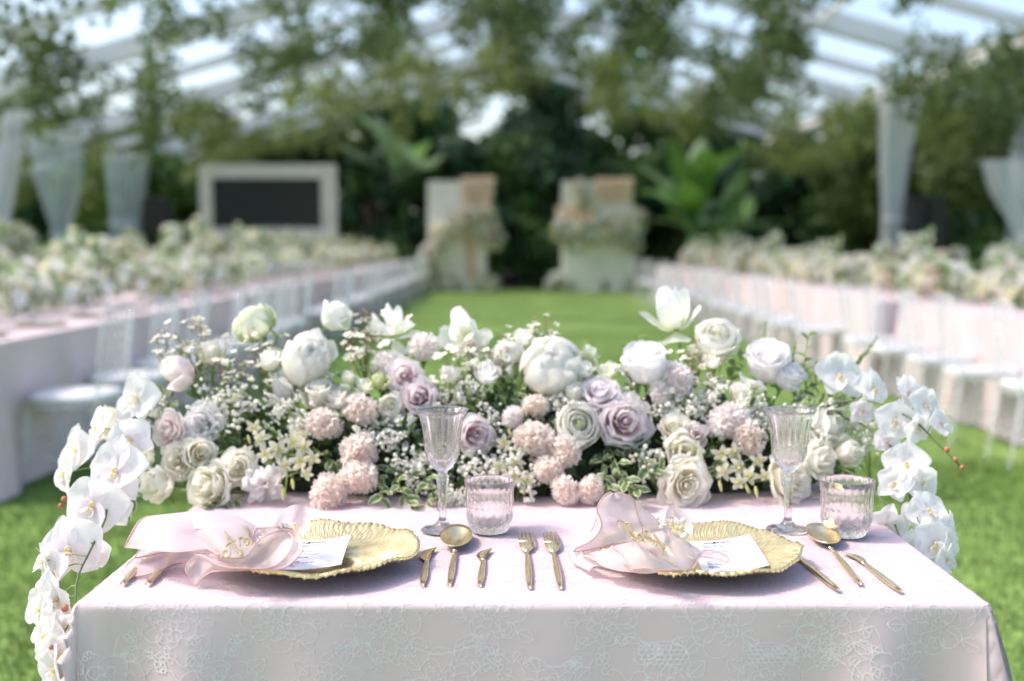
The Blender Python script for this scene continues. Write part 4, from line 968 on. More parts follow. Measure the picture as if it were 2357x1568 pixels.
def place(name, label, end, tip, parts, group=None):
    """end, tip: points on the cloth; parts built along +Y in unit length"""
    a, b = at_h(*end, .0015), at_h(*tip, .0015); d = b-a; L_ = d.length
    t = thing(name, label, name.split('_')[-1], group, a, (0, 0, atan2(-d.x, d.y)))
    for nm, fn in parts: obj(nm, fn(L_), t)
def handle(frac):
    return lambda L_: loft_sections(handle_sections(0, L_*frac, .0065, .0108, .0060, .0055, .0085, .0035)).mesh('handle', M['goldflat'])
def knife_blade(frac, flip=1, wid=.024):
    def f(L_):
        mb = MB(); y0, y1 = L_*frac*.985, L_; n = 10; top = []; 
        rows = []
        for i in range(n+1):
            s = i/n; y = y0+(y1-y0)*s
            xa = -.0030-(wid*.55)*sin(pi*min(1, s*1.05))**.9 if s < .75 else -.0030-(wid*.55)*sin(pi*.7875)**.9*(1-((s-.75)/.25)**1.5)+.013*((s-.75)/.25)**1.5
            xb = .0030+.0085*s**1.6
            if xb < xa+.0004: xb = xa+.0004
            rows.append([(xb*flip, y, .0032), ((xa+xb)/2*flip, y, .0044), (xa*flip, y, .0032), ((xa+xb)/2*flip, y, .0022)])
        mb.grid(rows, True); return mb.mesh('blade', M['goldflat'])
    return f
def spoon_bowl(frac, rx):
    def f(L_):
        mb = MB(); yc = L_*(frac+1)/2; ry = L_*(1-frac)/2*1.04; rows = []
        for i in range(9):
            s = i/8; rows.append([(rx*s*cos(a), yc+ry*s*sin(a), .0015+.013*s**2.2+.002*sin(a)*s) for a in (2*pi*k/32 for k in range(32))])
        for i in range(8, -1, -1):
            s = i/8; rows.append([(rx*s*.99*cos(a), yc+ry*.99*s*sin(a), .0003+.013*s**2.2+.002*sin(a)*s) for a in (2*pi*k/32 for k in range(32))])
        mb.grid(rows, True); return mb.mesh('bowl', M['goldflat'])
    return f
def fork_head(frac, w=.025):
    def f(L_):
        mb = MB(); y0 = L_*frac*.985; y1 = L_; ys_ = y0+(y1-y0)*.34
        def zz(y): s = (y-y0)/(y1-y0); return .0045+.010*sin(pi*s*.85)*(.7)-.004*s
        rows = []
        for i in range(7):
            s = i/6; y = y0+(ys_-y0)*s; ww = .006+(w-.006)*sin(pi/2*s)**.6
            rows.append([(-ww/2, y, zz(y)), (0, y, zz(y)+.0005), (ww/2, y, zz(y)), (ww/2, y, zz(y)-.0022), (0, y, zz(y)-.0026), (-ww/2, y, zz(y)-.0022)])
        mb.grid(rows, True); mb.f.append(tuple(range(len(mb.v)-6, len(mb.v)))[::-1]); mb.mi.append(0)
        return mb.mesh('neck_plate', M['goldflat'])
    return f
def tine(frac, k, w=.025):
    def f(L_):
        mb = MB(); y0 = L_*frac*.985; y1 = L_; ys_ = y0+(y1-y0)*.335
        def zz(y): s = (y-y0)/(y1-y0); return .0045+.010*sin(pi*s*.85)*(.7)-.004*s
        x0 = (k-1.5)*(w-.0042)/3; rows = []
        for i in range(8):
            s = i/7; y = ys_+(y1-ys_)*s; ww = .0042*(1-.62*s); x = x0*(1-.10*s)
            rows.append([(x-ww/2, y, zz(y)), (x+ww/2, y, zz(y)), (x+ww/2, y, zz(y)-.0018), (x-ww/2, y, zz(y)-.0018)])
        mb.grid(rows, True); mb.f.append(tuple(range(len(mb.v)-4, len(mb.v)))[::-1]); mb.mi.append(0)
        return mb.mesh('tine', M['goldflat'])
    return f
d8 = lambda x, y: (863.1+x*.3119, 891.8+y*.3119)
d2 = lambda x, y: (1553.5+x*.2441, 1064.4+y*.2441)
d4 = lambda x, y: (258.9+x*.1953, 1150.7+y*.1953)
fork_p = lambda fr: [('handle', handle(fr)), ('neck_plate', fork_head(fr))]+[('tine', tine(fr, k)) for k in range(4)]
place('table_knife', 'gold table knife between the crystal-clasp charger and the spoon', d8(350, 1478), d8(405, 1196), [('handle', handle(.62)), ('blade', knife_blade(.62, 1, .020))])
place('soup_spoon', 'gold soup spoon in front of the stemmed glass beside the two short knives', d8(550, 1476), d8(612, 1082), [('handle', handle(.60)), ('bowl', spoon_bowl(.60, .0262))])
place('butter_knife', 'gold knife between the spoon and the pair of forks', d8(772, 1482), d8(815, 1204), [('handle', handle(.66)), ('blade', knife_blade(.66, 1, .017))])
place('dinner_fork', 'gold four-tined fork of the pair, beside the knife and spoon', d8(1140, 1497), d8(1110, 1072), fork_p(.60))
place('dinner_fork', 'gold four-tined fork of the pair, beside the napkin with the pearl sprig', d8(1367, 1497), d8(1287, 1077), fork_p(.60))
place('dinner_fork', 'gold fork handle poking out under the hanging napkin tip near the cloth corner', d4(118, 1018), d4(560, 560), fork_p(.60))
place('dinner_fork', 'gold fork handle under the rolled napkin next to its charger', d4(412, 1020), d4(820, 590), fork_p(.60))
place('table_knife', 'gold knife tucked under the edge of the charger with the pearl-sprig napkin', d2(1537, 1228), d2(1010, 800), [('handle', handle(.62)), ('blade', knife_blade(.62, 1, .020))])
place('soup_spoon', 'gold soup spoon beside the tumbler at the bare table corner', d2(1742, 1168), d2(1330, 662), [('handle', handle(.63)), ('bowl', spoon_bowl(.63, .0262))])
place('butter_knife', 'gold knife lying outermost next to the spoon at the table corner', d2(2128, 1243), d2(1640, 868), [('handle', handle(.70)), ('blade', knife_blade(.70, -1, .015))])

# ------------------------------------------------------------------ glasses
def wine_glass(px, label):
    p = at_h(px, 1220, .001); mb = MB(); n = 144
    outr = [(.0, .0), (.036, .0), (.037, .0015), (.034, .0035), (.022, .006), (.012, .011), (.0065, .020), (.0058, .030), (.0075, .060), (.0105, .088), (.0115, .093), (.0088, .096), (.0085, .100), (.0105, .103), (.0150, .106), (.0245, .118), (.0300, .132), (.0312, .142), (.0305, .148), (.0320, .160), (.0345, .178), (.0390, .196), (.0450, .207)]
    inr = [(.0443, .2073), (.0380, .196), (.0334, .178), (.0308, .160), (.0285, .146), (.0265, .134), (.0205, .122), (.010, .113), (.0, .110)]
    def fn(r, z, a, i):
        if z > .148 and i < len(outr)-1: return r-.0016*(1-abs(sin(10*a)))*(1 if z < .2 else .4)
        if .106 < z < .148 and i < len(outr): return r*(1-.050*abs(sin(6*a+(z-.106)*75))*abs(sin(6*a-(z-.106)*75)))-.0009*abs(sin(12*a))
        if .02 < z < .095 and i < len(outr): return r*(1-.10*abs(sin(4*a)))
        return r
    prof = outr+inr; fine = []
    for (a, b) in zip(prof, prof[1:]):
        k = 4 if .100 < a[1] < .2 and prof.index(a) < len(outr)-1 else 2
        for j in range(k): f = j/k; fine.append((a[0]+(b[0]-a[0])*f, a[1]+(b[1]-a[1])*f))
    fine.append(prof[-1]); cut = next(i for i, q in enumerate(fine) if q[1] >= .207)
    rows = []
    for i, (r, z) in enumerate(fine):
        rows.append([((fn(r, z, 2*pi*k/n, 0 if i < cut else 99))*cos(2*pi*k/n), (fn(r, z, 2*pi*k/n, 0 if i < cut else 99))*sin(2*pi*k/n), z) for k in range(n)])
    mb.grid(rows, True)
    t = thing('wine_glass', label, 'glass', None, p); obj('crystal_body', mb.mesh('crystal_body', M['glass']), t)
def tumbler(px, py, sc, label):
    p = at_h(px, py, .001); mb = MB(); n = 160
    outr = [(.0, .0), (.026, .0), (.030, .002), (.0345, .010), (.0385, .020), (.0400, .028), (.0395, .036), (.0400, .050), (.0410, .070), (.0428, .0890)]
    inr = [(.0413, .0893), (.0395, .070), (.0382, .050), (.0372, .036), (.0345, .024), (.028, .016), (.0, .013)]
    fine = []
    for j, (a, b) in enumerate(zip(outr, outr[1:])):
        k = 5
        for q in range(k): f = q/k; fine.append((a[0]+(b[0]-a[0])*f, a[1]+(b[1]-a[1])*f, 1))
    fine.append((*outr[-1], 0)); fine += [(r, z, 0) for r, z in inr]; rows = []
    def fn(r, z, a, o_):
        if not o_ or r < .02: return r
        if z < .014: return r-.0016*abs(sin(9*a))
        if z < .046: k = (z-.014)/.032; return r-.0024*abs(sin(8*a+k*pi))*abs(sin(8*a-k*pi))*sin(pi*k)**.5-.0012*abs(sin(8*a+pi/2))*(1-sin(pi*k))
        return r-.0017*(1-abs(sin(11*a)))*min(1, (z-.046)/.006)*(1 if z < .082 else max(0, (.089-z)/.007))
    for (r, z, o_) in fine: rows.append([(sc*fn(r, z, 2*pi*k/n, o_)*cos(2*pi*k/n), sc*fn(r, z, 2*pi*k/n, o_)*sin(2*pi*k/n), sc*z) for k in range(n)])
    mb.grid(rows, True)
    t = thing('tumbler', label, 'glass', None, p); obj('crystal_body', mb.mesh('crystal_body', M['glass']), t)
wine_glass(1019, 'tall cut-crystal wine glass behind the spoon in the middle of the table')
wine_glass(1813, 'tall cut-crystal wine glass behind the charger with the pearl-sprig napkin')
tumbler(1127, 1224, 1.0, 'cut-crystal tumbler between the middle wine glass and the pair of forks')
tumbler(1947, 1232, 1.06, 'cut-crystal tumbler at the table edge behind the outer spoon')

# ================================================================== FLOWERS
def lerp_prof(prof, s):
    for a, b in zip(prof, prof[1:]):
        if s <= b[0]:
            f = (s-a[0])/(b[0]-a[0]); return a[1]+(b[1]-a[1])*f, a[2]+(b[2]-a[2])*f
    return prof[-1][1], prof[-1][2]
def smooth_prof(prof):
    n = len(prof); P = spline([(r, z, 0) for r, z in prof], 24); return [(i/23, p.x, p.y) for i, p in enumerate(P)]
def petal_rev(prof, halfw, drop=.22, ruffle=.02, edge=.04, tip=0, ns=7, nt_=7, seed=0, name='petal', m=None):
    """a petal: a cupped slice of a surface of revolution with its own rim line"""
    r = random.Random(seed); sp_ = smooth_prof(prof); P = []; uv = []
    p1, p2 = r.uniform(0, 6), r.uniform(0, 6)
    for i in range(ns):
        s0 = i/(ns-1); row = []
        w = (.45+.55*sin(pi*min(1, .12+s0*.62)))
        for j in range(nt_):
            t_ = j/(nt_-1)*2-1; s = s0*(1-drop*abs(t_)**2.4-tip*abs(t_))
            rad, z = lerp_prof(sp_, s); k = s0**2.2
            rad += k*ruffle*(sin(t_*4+p1)+.6*sin(t_*8+p2))+edge*abs(t_)**3*(.3+.7*s0); z += k*ruffle*.8*sin(t_*5+p2)
            a = halfw*t_*w; row.append((rad*cos(a), rad*sin(a), z)); uv.append((j/(nt_-1), s0))
        P.append(row)
    mb = MB(); mb.grid(P, False, uv); return mb.mesh(name, m, True, True)
def layered(layers, col, seed, calyx=True):
    """list of (part name, mesh, angle) for one bloom of unit diameter, opening along +Z"""
    r = random.Random(seed); parts = []; ang = r.uniform(0, 6)
    for li, L_ in enumerate(layers):
        n, prof, hw = L_[:3]; kw = L_[3] if len(L_) > 3 else {}
        for k in range(n):
            q = r.uniform(.88, 1.12); pr = [(a*q, b*r.uniform(.92, 1.05)) for a, b in prof]
            m = PET[kw.get('col', col)]
            me = petal_rev(pr, hw*r.uniform(.92, 1.1), kw.get('drop', .2), kw.get('ruffle', .015)*1.7, kw.get('edge', .03), kw.get('tip', 0), kw.get('ns', 7), kw.get('nt', 7), r.random(), 'petal', m)
            parts.append(('petal', me, ang+2*pi*k/n+r.uniform(-.3, .3)))
        ang += pi/max(1, n)+.3
    if calyx:
        mb = MB(); mb.lathe([(.0, -.06), (.05, -.05), (.075, 0), (.06, .05), (.02, .06)], 8); parts.append(('calyx', mb.mesh('calyx', M['stem']), 0))
    return parts
ROSE = [(3, [(.02,.15),(.045,.40),(.05,.58),(.035,.66)], 1.9, dict(drop=.1, ruffle=.006, edge=.01)), (4, [(.03,.12),(.095,.36),(.115,.55),(.125,.63)], 1.25, dict(drop=.15, ruffle=.01, edge=.015)),
        (4, [(.04,.10),(.15,.32),(.185,.52),(.215,.60)], 1.05, dict(drop=.18, ruffle=.012, edge=.02)), (5, [(.05,.06),(.22,.26),(.27,.46),(.315,.55),(.345,.545)], .92, dict(drop=.2, ruffle=.016)),
        (5, [(.05,.04),(.28,.18),(.345,.38),(.40,.47),(.44,.455)], .86, dict(drop=.22, ruffle=.018)), (6, [(.05,.02),(.31,.10),(.41,.28),(.485,.37),(.525,.33)], .78, dict(drop=.24, ruffle=.022, tip=.05))]
CUP = [(3, [(.02,.2),(.05,.5),(.055,.74),(.04,.83)], 1.9, dict(drop=.1, ruffle=.006, edge=.01)), (4, [(.03,.15),(.12,.45),(.14,.68),(.15,.80)], 1.25, dict(drop=.12, ruffle=.01, edge=.012)),
       (4, [(.05,.10),(.20,.38),(.23,.62),(.26,.76),(.285,.76)], 1.05, dict(drop=.14, ruffle=.012)), (5, [(.06,.04),(.29,.26),(.33,.54),(.36,.72),(.41,.71)], .95, dict(drop=.15, ruffle=.014)),
       (4, [(.06,.0),(.35,.20),(.39,.46),(.42,.64),(.49,.60)], .92, dict(drop=.17, ruffle=.018)), (2, [(.07,-.02),(.40,.10),(.49,.30),(.58,.42),(.62,.34)], .7, dict(drop=.3, ruffle=.03, tip=.1))]
BUD = [(3, [(.02,.2),(.08,.5),(.09,.8),(.05,.95)], 1.8, dict(drop=.1, ruffle=.006)), (4, [(.04,.1),(.21,.35),(.23,.65),(.17,.92)], 1.15, dict(drop=.14, ruffle=.01)), (4, [(.06,.02),(.29,.25),(.32,.55),(.28,.84),(.31,.88)], 1.05, dict(drop=.18, ruffle=.014, tip=.06)), (2, [(.06,0),(.34,.16),(.42,.40),(.50,.60),(.55,.56)], .7, dict(drop=.3, ruffle=.02, tip=.08))]
RAN = [(3, [(.01,.2),(.05,.40),(.04,.50),(.015,.52)], 1.6, dict(col='budgreen', ruffle=.003, drop=.08))]+[(5, [(.04,.08),(r_*1.0,.22+.10*(1-r_*2)),(r_*1.06,.40+.10*(1-r_*1.6)),(r_*.96,.50-.10*r_)], 1.0, dict(ruffle=.006, edge=.006, drop=.16, ns=6)) for r_ in (.09,.14,.19,.24,.29,.34,.39)]+[(6, [(.05,.02),(.34,.10),(.45,.24),(.47,.36),(.46,.42)], .85, dict(ruffle=.014, drop=.2)), (5, [(.05,0),(.36,.04),(.49,.16),(.54,.24)], .72, dict(ruffle=.02, drop=.24))]
PEO = [(5, [(.05,.1),(.26,.26),(.33,.50),(.22,.75),(.06,.82),(.01,.79)], 1.25, dict(ruffle=.010, drop=.08, edge=.0)), (4, [(.05,.05),(.34,.24),(.41,.50),(.32,.75),(.12,.85),(.05,.83)], 1.2, dict(ruffle=.012, drop=.10, edge=.0)), (5, [(.05,.0),(.39,.18),(.47,.44),(.42,.68),(.26,.83)], .98, dict(ruffle=.018, drop=.16, edge=.01)), (2, [(.06,-.02),(.36,.02),(.56,.16),(.66,.34),(.68,.44)], .62, dict(ruffle=.03, drop=.3)), (2, [(.06,-.04),(.34,-.06),(.54,-.02),(.66,.08)], .6, dict(ruffle=.03, drop=.3))]
PEOBUD = [(5, [(.05,.1),(.28,.30),(.34,.52),(.22,.76),(.06,.83),(.01,.80)], 1.25, dict(ruffle=.006, drop=.06, edge=0)), (5, [(.05,.0),(.38,.20),(.44,.46),(.34,.72),(.13,.84),(.06,.83)], 1.05, dict(ruffle=.010, drop=.12, edge=.0)), (7, [(.05,-.02),(.42,.14),(.50,.36),(.50,.56),(.44,.72)], .62, dict(ruffle=.022, drop=.3, edge=.012))]
TUL = [(3, [(.04,.05),(.20,.30),(.24,.62),(.20,.95)], .95, dict(ruffle=.012, drop=.3, tip=.1)), (3, [(.05,.0),(.28,.22),(.36,.55),(.38,.90)], .9, dict(ruffle=.016, drop=.3, tip=.1)), (3, [(.05,-.02),(.30,.12),(.52,.34),(.70,.62)], .62, dict(ruffle=.02, drop=.32, tip=.12)), (2, [(.05,-.03),(.32,-.02),(.58,.05),(.74,.16)], .55, dict(ruffle=.02, drop=.32))]
LOOSE = [(4, [(.03,.1),(.14,.3),(.20,.55),(.24,.75)], .9, dict(ruffle=.03, drop=.25)), (4, [(.04,.05),(.24,.18),(.38,.42),(.48,.60)], .75, dict(ruffle=.04, drop=.25)), (4, [(.04,0),(.28,.05),(.45,.16),(.60,.22)], .6, dict(ruffle=.045, drop=.28)), (2, [(.04,-.02),(.2,-.12),(.34,-.30),(.42,-.44)], .6, dict(ruffle=.04, drop=.28))]
LISI = [(3, [(.03,.1),(.14,.36),(.18,.62),(.13,.78)], 1.2, dict(ruffle=.012, drop=.14)), (4, [(.04,.04),(.24,.24),(.32,.50),(.34,.72)], 1.0, dict(ruffle=.02, drop=.18)), (4, [(.05,0),(.30,.14),(.42,.38),(.52,.56)], .82, dict(ruffle=.03, drop=.22))]
def carnation(col, seed):
    r = random.Random(seed); mb = MB()
    for k in range(60):
        u = (k+.5)/60; th = math.acos(1-u*1.25); ph = k*2.39996
        d = Vector((sin(th)*cos(ph), sin(th)*sin(ph), cos(th))); s_ = d.orthogonal().normalized(); s_ = Quaternion(d, r.uniform(0, 6)) @ s_; t2 = d.cross(s_)
        R0 = r.uniform(.40, .56)*(1+.10*sin(2*ph+seed*2)*sin(th)); w = r.uniform(.18, .28); P = []; uv = []; q1 = r.uniform(0, 6)
        for i in range(4):
            s = i/3; row = []
            for j in range(9):
                t_ = j/8*2-1; rad = R0*(.68+.32*s)*(1-.10*t_*t_*s)+(.028*s*(1 if j % 2 else -1) if i == 3 else 0)
                p = Vector((0, 0, .22))+d*rad+s_*(w*t_*(.25+.75*s))+t2*(.075*s*sin(t_*6+q1)+.035*s*s*sin(t_*13))
                row.append(p); uv.append((j/8, .15+.85*s*(.60+.40*u)))
            P.append(row)
        mb.grid(P, False, uv)
    b_ = len(mb.v); mb.ball((0, 0, .20), .36, 14, 9, .04)  # plain core ball in petal colour, added to brighten dark gaps between ruffles
    for q_ in range(b_, len(mb.v)): mb.uv[q_] = (.5, .3)
    a = mb.mesh('ruffled_petals', PET[col], True, True)
    mb = MB(); mb.lathe([(.02, -.36), (.08, -.32), (.10, -.15), (.13, .02), (.05, .05)], 9); return [('ruffled_petals', a, 0), ('calyx', mb.mesh('calyx', M['stem']), 0)]
KIND = dict(rose=ROSE, cup=CUP, bud=BUD, ran=RAN, peo=PEO, peobud=PEOBUD, tul=TUL, loose=LOOSE, lisi=LISI)
CENTRE = dict(rose=.30, cup=.40, bud=.45, ran=.25, peo=.42, peobud=.42, tul=.45, loose=.30, lisi=.38, carn=.22)
NAME = dict(rose='rose', cup='rose', bud='rose_bud', ran='ranunculus', peo='peony', peobud='peony', tul='tulip', loose='sweet_pea', lisi='lisianthus', carn='carnation')
CATN = dict(rose='rose', cup='rose', bud='rose', ran='ranunculus', peo='peony', peobud='peony', tul='tulip', loose='flower', lisi='lisianthus', carn='carnation')
CACHE = {}
def parts_of(kind, col, var):
    key = (kind, col, var)
    if key not in CACHE: CACHE[key] = carnation(col, var) if kind == 'carn' else layered(KIND[kind], col, var*17+len(kind))
    return CACHE[key]
FD = {'c': (0,-1,.30), 'cu': (0,-.8,.75), 'u': (0,-.4,1), 'uu': (0,-.12,1), 'l': (-.85,-.45,.3), 'ul': (-.5,-.35,.8), 'cl': (-.55,-.8,.25), 'r': (.85,-.45,.3), 'ur': (.5,-.35,.8), 'cr': (.5,-.8,.3), 'cd': (0,-1,-.08), 'cld': (-.5,-.85,-.1), 'ld': (-.9,-.35,-.05)}
def fdepth(y, off=0):
    t_ = (1160-y)/400; return 2.135+.22*max(0, min(1.3, t_))+off
fr = random.Random(11)
def stem_mesh(pts, r0, r1, m, n=10, name='stem'):
    P = spline(pts, n); mb = MB(); mb.tube(P, [r0+(r1-r0)*i/(n-1) for i in range(n)], 6); return mb.mesh(name, m)
def flower(kind, x, y, d, face, col, label, group=None, off=0, var=None, stem=True):
    Y = fdepth(y, off); c = at_y(x, y, Y); dia = d*Y*1.01/F*(fr.uniform(.92, 1.14) if kind == 'carn' else 1.04)
    f = Vector(FD[face]) if isinstance(face, str) else Vector(face)
    w_ = .28 if kind == 'carn' else .14; f = (f+Vector((fr.uniform(-w_, w_), fr.uniform(-.05, .05), fr.uniform(-w_, w_)))).normalized()
    q = f.to_track_quat('Z', 'Y') @ Quaternion((0, 0, 1), fr.uniform(0, 6))
    b = c-f*(CENTRE[kind]*dia)
    t = thing(NAME[kind], label, CATN[kind], group, b, q, (dia*fr.uniform(.93, 1.07), dia*fr.uniform(.93, 1.07), dia*fr.uniform(.9, 1.1)))
    for nm, me, a in parts_of(kind, col, fr.randrange(6 if kind == 'carn' else 4) if var is None else var): obj(nm, me, t, None, (0, 0, a), None, 'stuff' if nm == 'ruffled_petals' else None)
    if stem:
        root = Vector((b.x*.80+.004, 2.33, .80)); b2 = b-f*.03*dia
        Mi = (Matrix.Translation(b) @ q.to_matrix().to_4x4() @ Matrix.Scale(dia, 4)).inverted()
        mid = b2-f*.06; mid.z = min(mid.z, max(.80, b2.z-.05))
        obj('stem', stem_mesh([Mi @ b2, Mi @ mid, Mi @ (mid.lerp(root, .5)), Mi @ root], .0028/dia, .0026/dia, M['stem']), t)
    return t
G = 'flowers of the sweetheart table arrangement'
FL = [
 ('peobud',585,742,92,'ul','greenwhite','white peony ball greening at its base, held high above the wax flowers'),
 ('lisi',770,732,80,(.55,-.3,.75),'white','white nodding bloom on a bare stem beside the high peony ball'),
 ('loose',903,752,84,'u','white','loose white sweet pea bloom standing above the wax flowers'),
 ('tul',1070,768,86,'c','white','white two-lobed tulip with a hanging petal against the lawn'),
 ('peo',705,832,118,(.35,-.75,.45),'white','big round white peony on a thick green stem above the blush carnations'),
 ('bud',488,812,66,'u','ivory','ivory rose bud behind the blush rose'),
 ('bud',412,858,86,(-.6,-.5,.55),'blush','blush pink half-open rose turned outwards over the orchid cascade'),
 ('carn',975,803,74,'u','palecarn','flat pale carnation seen from its side below the sweet pea'),
 ('peobud',1170,815,72,'u','white','round white peony bud beside the big bowl-shaped peony'),
 ('peo',1268,842,138,(-.05,-.75,.6),'white','bowl-shaped open white peony, largest bloom of the arrangement'),
 ('lisi',1205,777,48,'u','white','small white bloom peeping over the big open peony'),
 ('tul',1548,712,112,(-.15,-.45,.9),'white','open white tulip on a long stem, highest bloom of the arrangement'),
 ('ran',1650,778,92,'cu','white','white ranunculus right beside the tallest tulip'),
 ('cup',1485,842,112,'u','greylav','pale grey lavender rose upright below the tallest tulip'),
 ('cup',1765,838,118,(-.12,-.55,.85),'greylav','pale grey lavender rose with a peeling outer petal beside the orchids'),
 ('rose',932,866,82,'c','pinklav','pink-hearted lavender rose above the dark mauve rose'),
 ('rose',966,916,88,'c','mauve','dark mauve hearted open rose just above the middle wine glass'),
 ('rose',1093,1000,88,(.35,-.9,.1),'mauve','dusky mauve rose half behind the middle wine glass'),
 ('rose',1380,908,98,'cu','lilac','lilac mauve rose above the pink-hearted rose'),
 ('rose',1437,972,122,'c','pinklav','large pink-hearted rose between the ranunculus and the grey lavender rose'),
 ('ran',1330,980,104,'c','white','green-centred white ranunculus over the carnation group'),
 ('rose',392,992,84,'cl','blush','blush-hearted rose next to the grey lavender rose over the cream roses'),
 ('rose',464,975,88,(-.1,-.95,.3),'greylav','grey lavender rose next to the blush-hearted rose'),
 ('bud',262,972,84,'l','ivory','ivory rose bud lying outwards between the orchids'),
 ('rose',408,1062,78,'c','cream','cream rose tucked under the blush-hearted rose'),
 ('cup',458,1046,80,'cr','cream','cream rose side-on beneath the grey lavender rose'),
 ('lisi',366,1116,84,'cl','ivory','ivory ruffled bloom hanging at the cloth edge by the orchids'),
 ('rose',487,1120,112,'cl','cream','full cream rose resting on the tablecloth beside the napkin fold'),
 ('rose',548,1076,88,'c','cream','cream rose behind the full rose on the cloth'),
 ('loose',606,1110,78,'c','palecarn','white bloom flushed pink between the cream rose and the yellow orchids'),
 ('carn',745,976,78,'c','carn','blush carnation beside the dark hollow under the white peony'),
 ('carn',830,942,76,'c','carn','blush carnation just below the green buds'),
 ('carn',826,1042,86,'c','carn','blush carnation above its twin over the variegated leaves'),
 ('carn',828,1100,78,'c','carn','blush carnation below its twin next to the variegated leaves'),
 ('carn',757,1136,88,'c','carn','blush carnation resting on the cloth behind the crystal-clasp charger'),
 ('carn',1230,1012,80,'c','carn','blush carnation at the top of the group under the ranunculus'),
 ('carn',1262,1082,74,'c','carn','blush carnation in the middle of the group under the ranunculus'),
 ('carn',1300,1128,68,'c','carn','blush carnation resting on the cloth, outer of the lowest pair'),
 ('carn',1360,1126,64,'c','carn','blush carnation resting on the cloth beside the hanging leaves'),
 ('carn',1302,1040,66,'c','carn','blush carnation half hidden under the ranunculus'),
 ('carn',1680,970,88,'c','palecarn','pale blush carnation beside the far wine glass'),
 ('carn',1722,1004,72,'c','carn','blush carnation tucked behind the paler one by the wine glass'),
 ('carn',1232,935,56,'c','carn','small blush carnation under the big open peony'),
 ('carn',1560,872,66,'c','palecarn','pale pink carnation under the tallest tulip'),
 ('carn',1520,905,52,'c','palecarn','small pale carnation beside the grey lavender rose'),
 ('rose',1577,1115,118,(.05,-.98,.15),'cream','cream-white rose resting on the cloth behind the pearl-sprig napkin'),
 ('rose',1556,985,80,'cu','cream','cream rose in the shade under the pale carnation'),
 ('lisi',1572,1042,84,'c','cream','yellowish cream bloom above the rose that rests on the cloth'),
 ('rose',1818,1100,124,'cr','cream','large cream rose behind the stem of the outer wine glass'),
 ('lisi',1878,1060,84,'cr','ivory','ivory bloom beside the bowl of the outer wine glass'),
 ('lisi',1900,975,104,'cr','white','white ruffled bloom behind the rim of the outer wine glass'),
 ('bud',1948,1042,72,'cr','ivory','ivory bud half hidden under the trailing orchid stem'),
 ('bud',1704,905,62,'u','ivory','ivory rose bud below the peeling lavender rose'),
 ('lisi',1400,852,50,'u','greenwhite','small greenish white bud above the lilac rose'),
 ('bud',1355,818,44,'u','greenwhite','tiny green-white bud standing behind the lilac rose'),
 ('lisi',1345,852,46,'u','white','tiny white bud beside the bowl-shaped peony'),
 ('ran',900,936,62,'c','white','small white ranunculus beside the dark mauve rose'),
 ('lisi',775,920,60,'u','ivory','ivory bloom between the white peony and a blush carnation'),
 ('bud',802,880,46,'u','greenwhite','greenish bud standing right of the big round peony stem'),
 ('lisi',838,890,48,'u','greenwhite','greenish white bud between two green buds'),
 ('bud',872,882,42,'u','budgreen','lime green bud beside the pink-hearted lavender rose'),
 ('bud',655,890,88,'u','greylav','pale grey rose behind the wax flowers under the round peony'),
 ('cup',735,910,74,'u','ivory','ivory rose low behind the thick peony stem'),
 ('lisi',1035,862,52,'u','white','small white bloom among the wax flowers under the two-lobed tulip'),
 ('carn',893,838,66,'u','palecarn','pale side-on carnation behind the pink-hearted lavender rose'),
 ('lisi',620,832,58,'u','white','white bloom half behind the wax flowers under the high peony'),
 ('lisi',1120,862,60,'u','greylav','pale lilac bloom low behind the wax flowers'),
 ('lisi',1080,800,56,'c','white','white petal-like bloom hanging under the two-lobed tulip'),
 ('bud',1320,908,54,'u','ivory','ivory bud under the bowl-shaped peony'),
 ('cup',1815,868,76,'ur','greylav','grey lavender rose peeking behind the peeling one'),
 ('lisi',1640,830,50,'u','ivory','small ivory bloom under the ranunculus by the tulip'),
 ('lisi',1600,1000,58,'c','blush','small blush bloom deep behind the cream rose'),
 ('rose',330,1060,70,'cl','ivory','ivory rose behind the falling orchid cascade'),
 ('carn',1180,960,46,'c','palecarn','small pale carnation among the baby\'s breath in the middle'),
 ('lisi',690,1010,44,'c','dend','small ivory yellow bloom above the hanging yellow orchids'),
]
BACK = {(585,742),(770,732),(903,752),(1070,768),(1548,712),(1205,777),(1170,815),(1355,818),(975,803),(893,838),(1080,800),(488,812),(655,890)}
for (k, x, y, d, fc, c, lb) in FL: flower(k, x, y, d, fc, c, lb, None, .03 if (x, y) in BACK else 0)

# moss base with dark leaves
mbp = thing('greenery_base', 'dark mossy bed of leaves that carries the table flowers', 'greenery', None, (.0, 2.33, TOP))
mb = MB(); rows = []
for i in range(9):
    a = pi/2*i/8
    rows.append([((.60*cos(a)+.02*sin(7*b))*cos(b), (.10*cos(a)**.7)*sin(b), .004+.15*sin(a)*(1+.08*sin(5*b+i))) for b in (2*pi*k/40 for k in range(40))])
mb.grid(rows, True); obj('moss', mb.mesh('moss', M['moss']), mbp)
r2 = random.Random(8); C = []; R = []
for k in range(150):
    x = r2.uniform(-.66, .62); a = r2.uniform(-.15, 2.6); e = sqrt(max(.05, 1-(x/.70)**2)); C.append((x, -.095*cos(a)*e, .03+.15*sin(max(0, a))*e*r2.uniform(.4, 1.0))); R.append(.04)
V, Fq = leafcloud(C, R, 3800, .024, 1, 21)
V[:, 2] = np.maximum(V[:, 2], .004)
obj('leaves', fastmesh('leaves', V, Fq, [M['leaf_dark'], M['leaf_mid']], (rng.random(len(Fq)) < .35).astype(int)), mbp, kind='stuff')

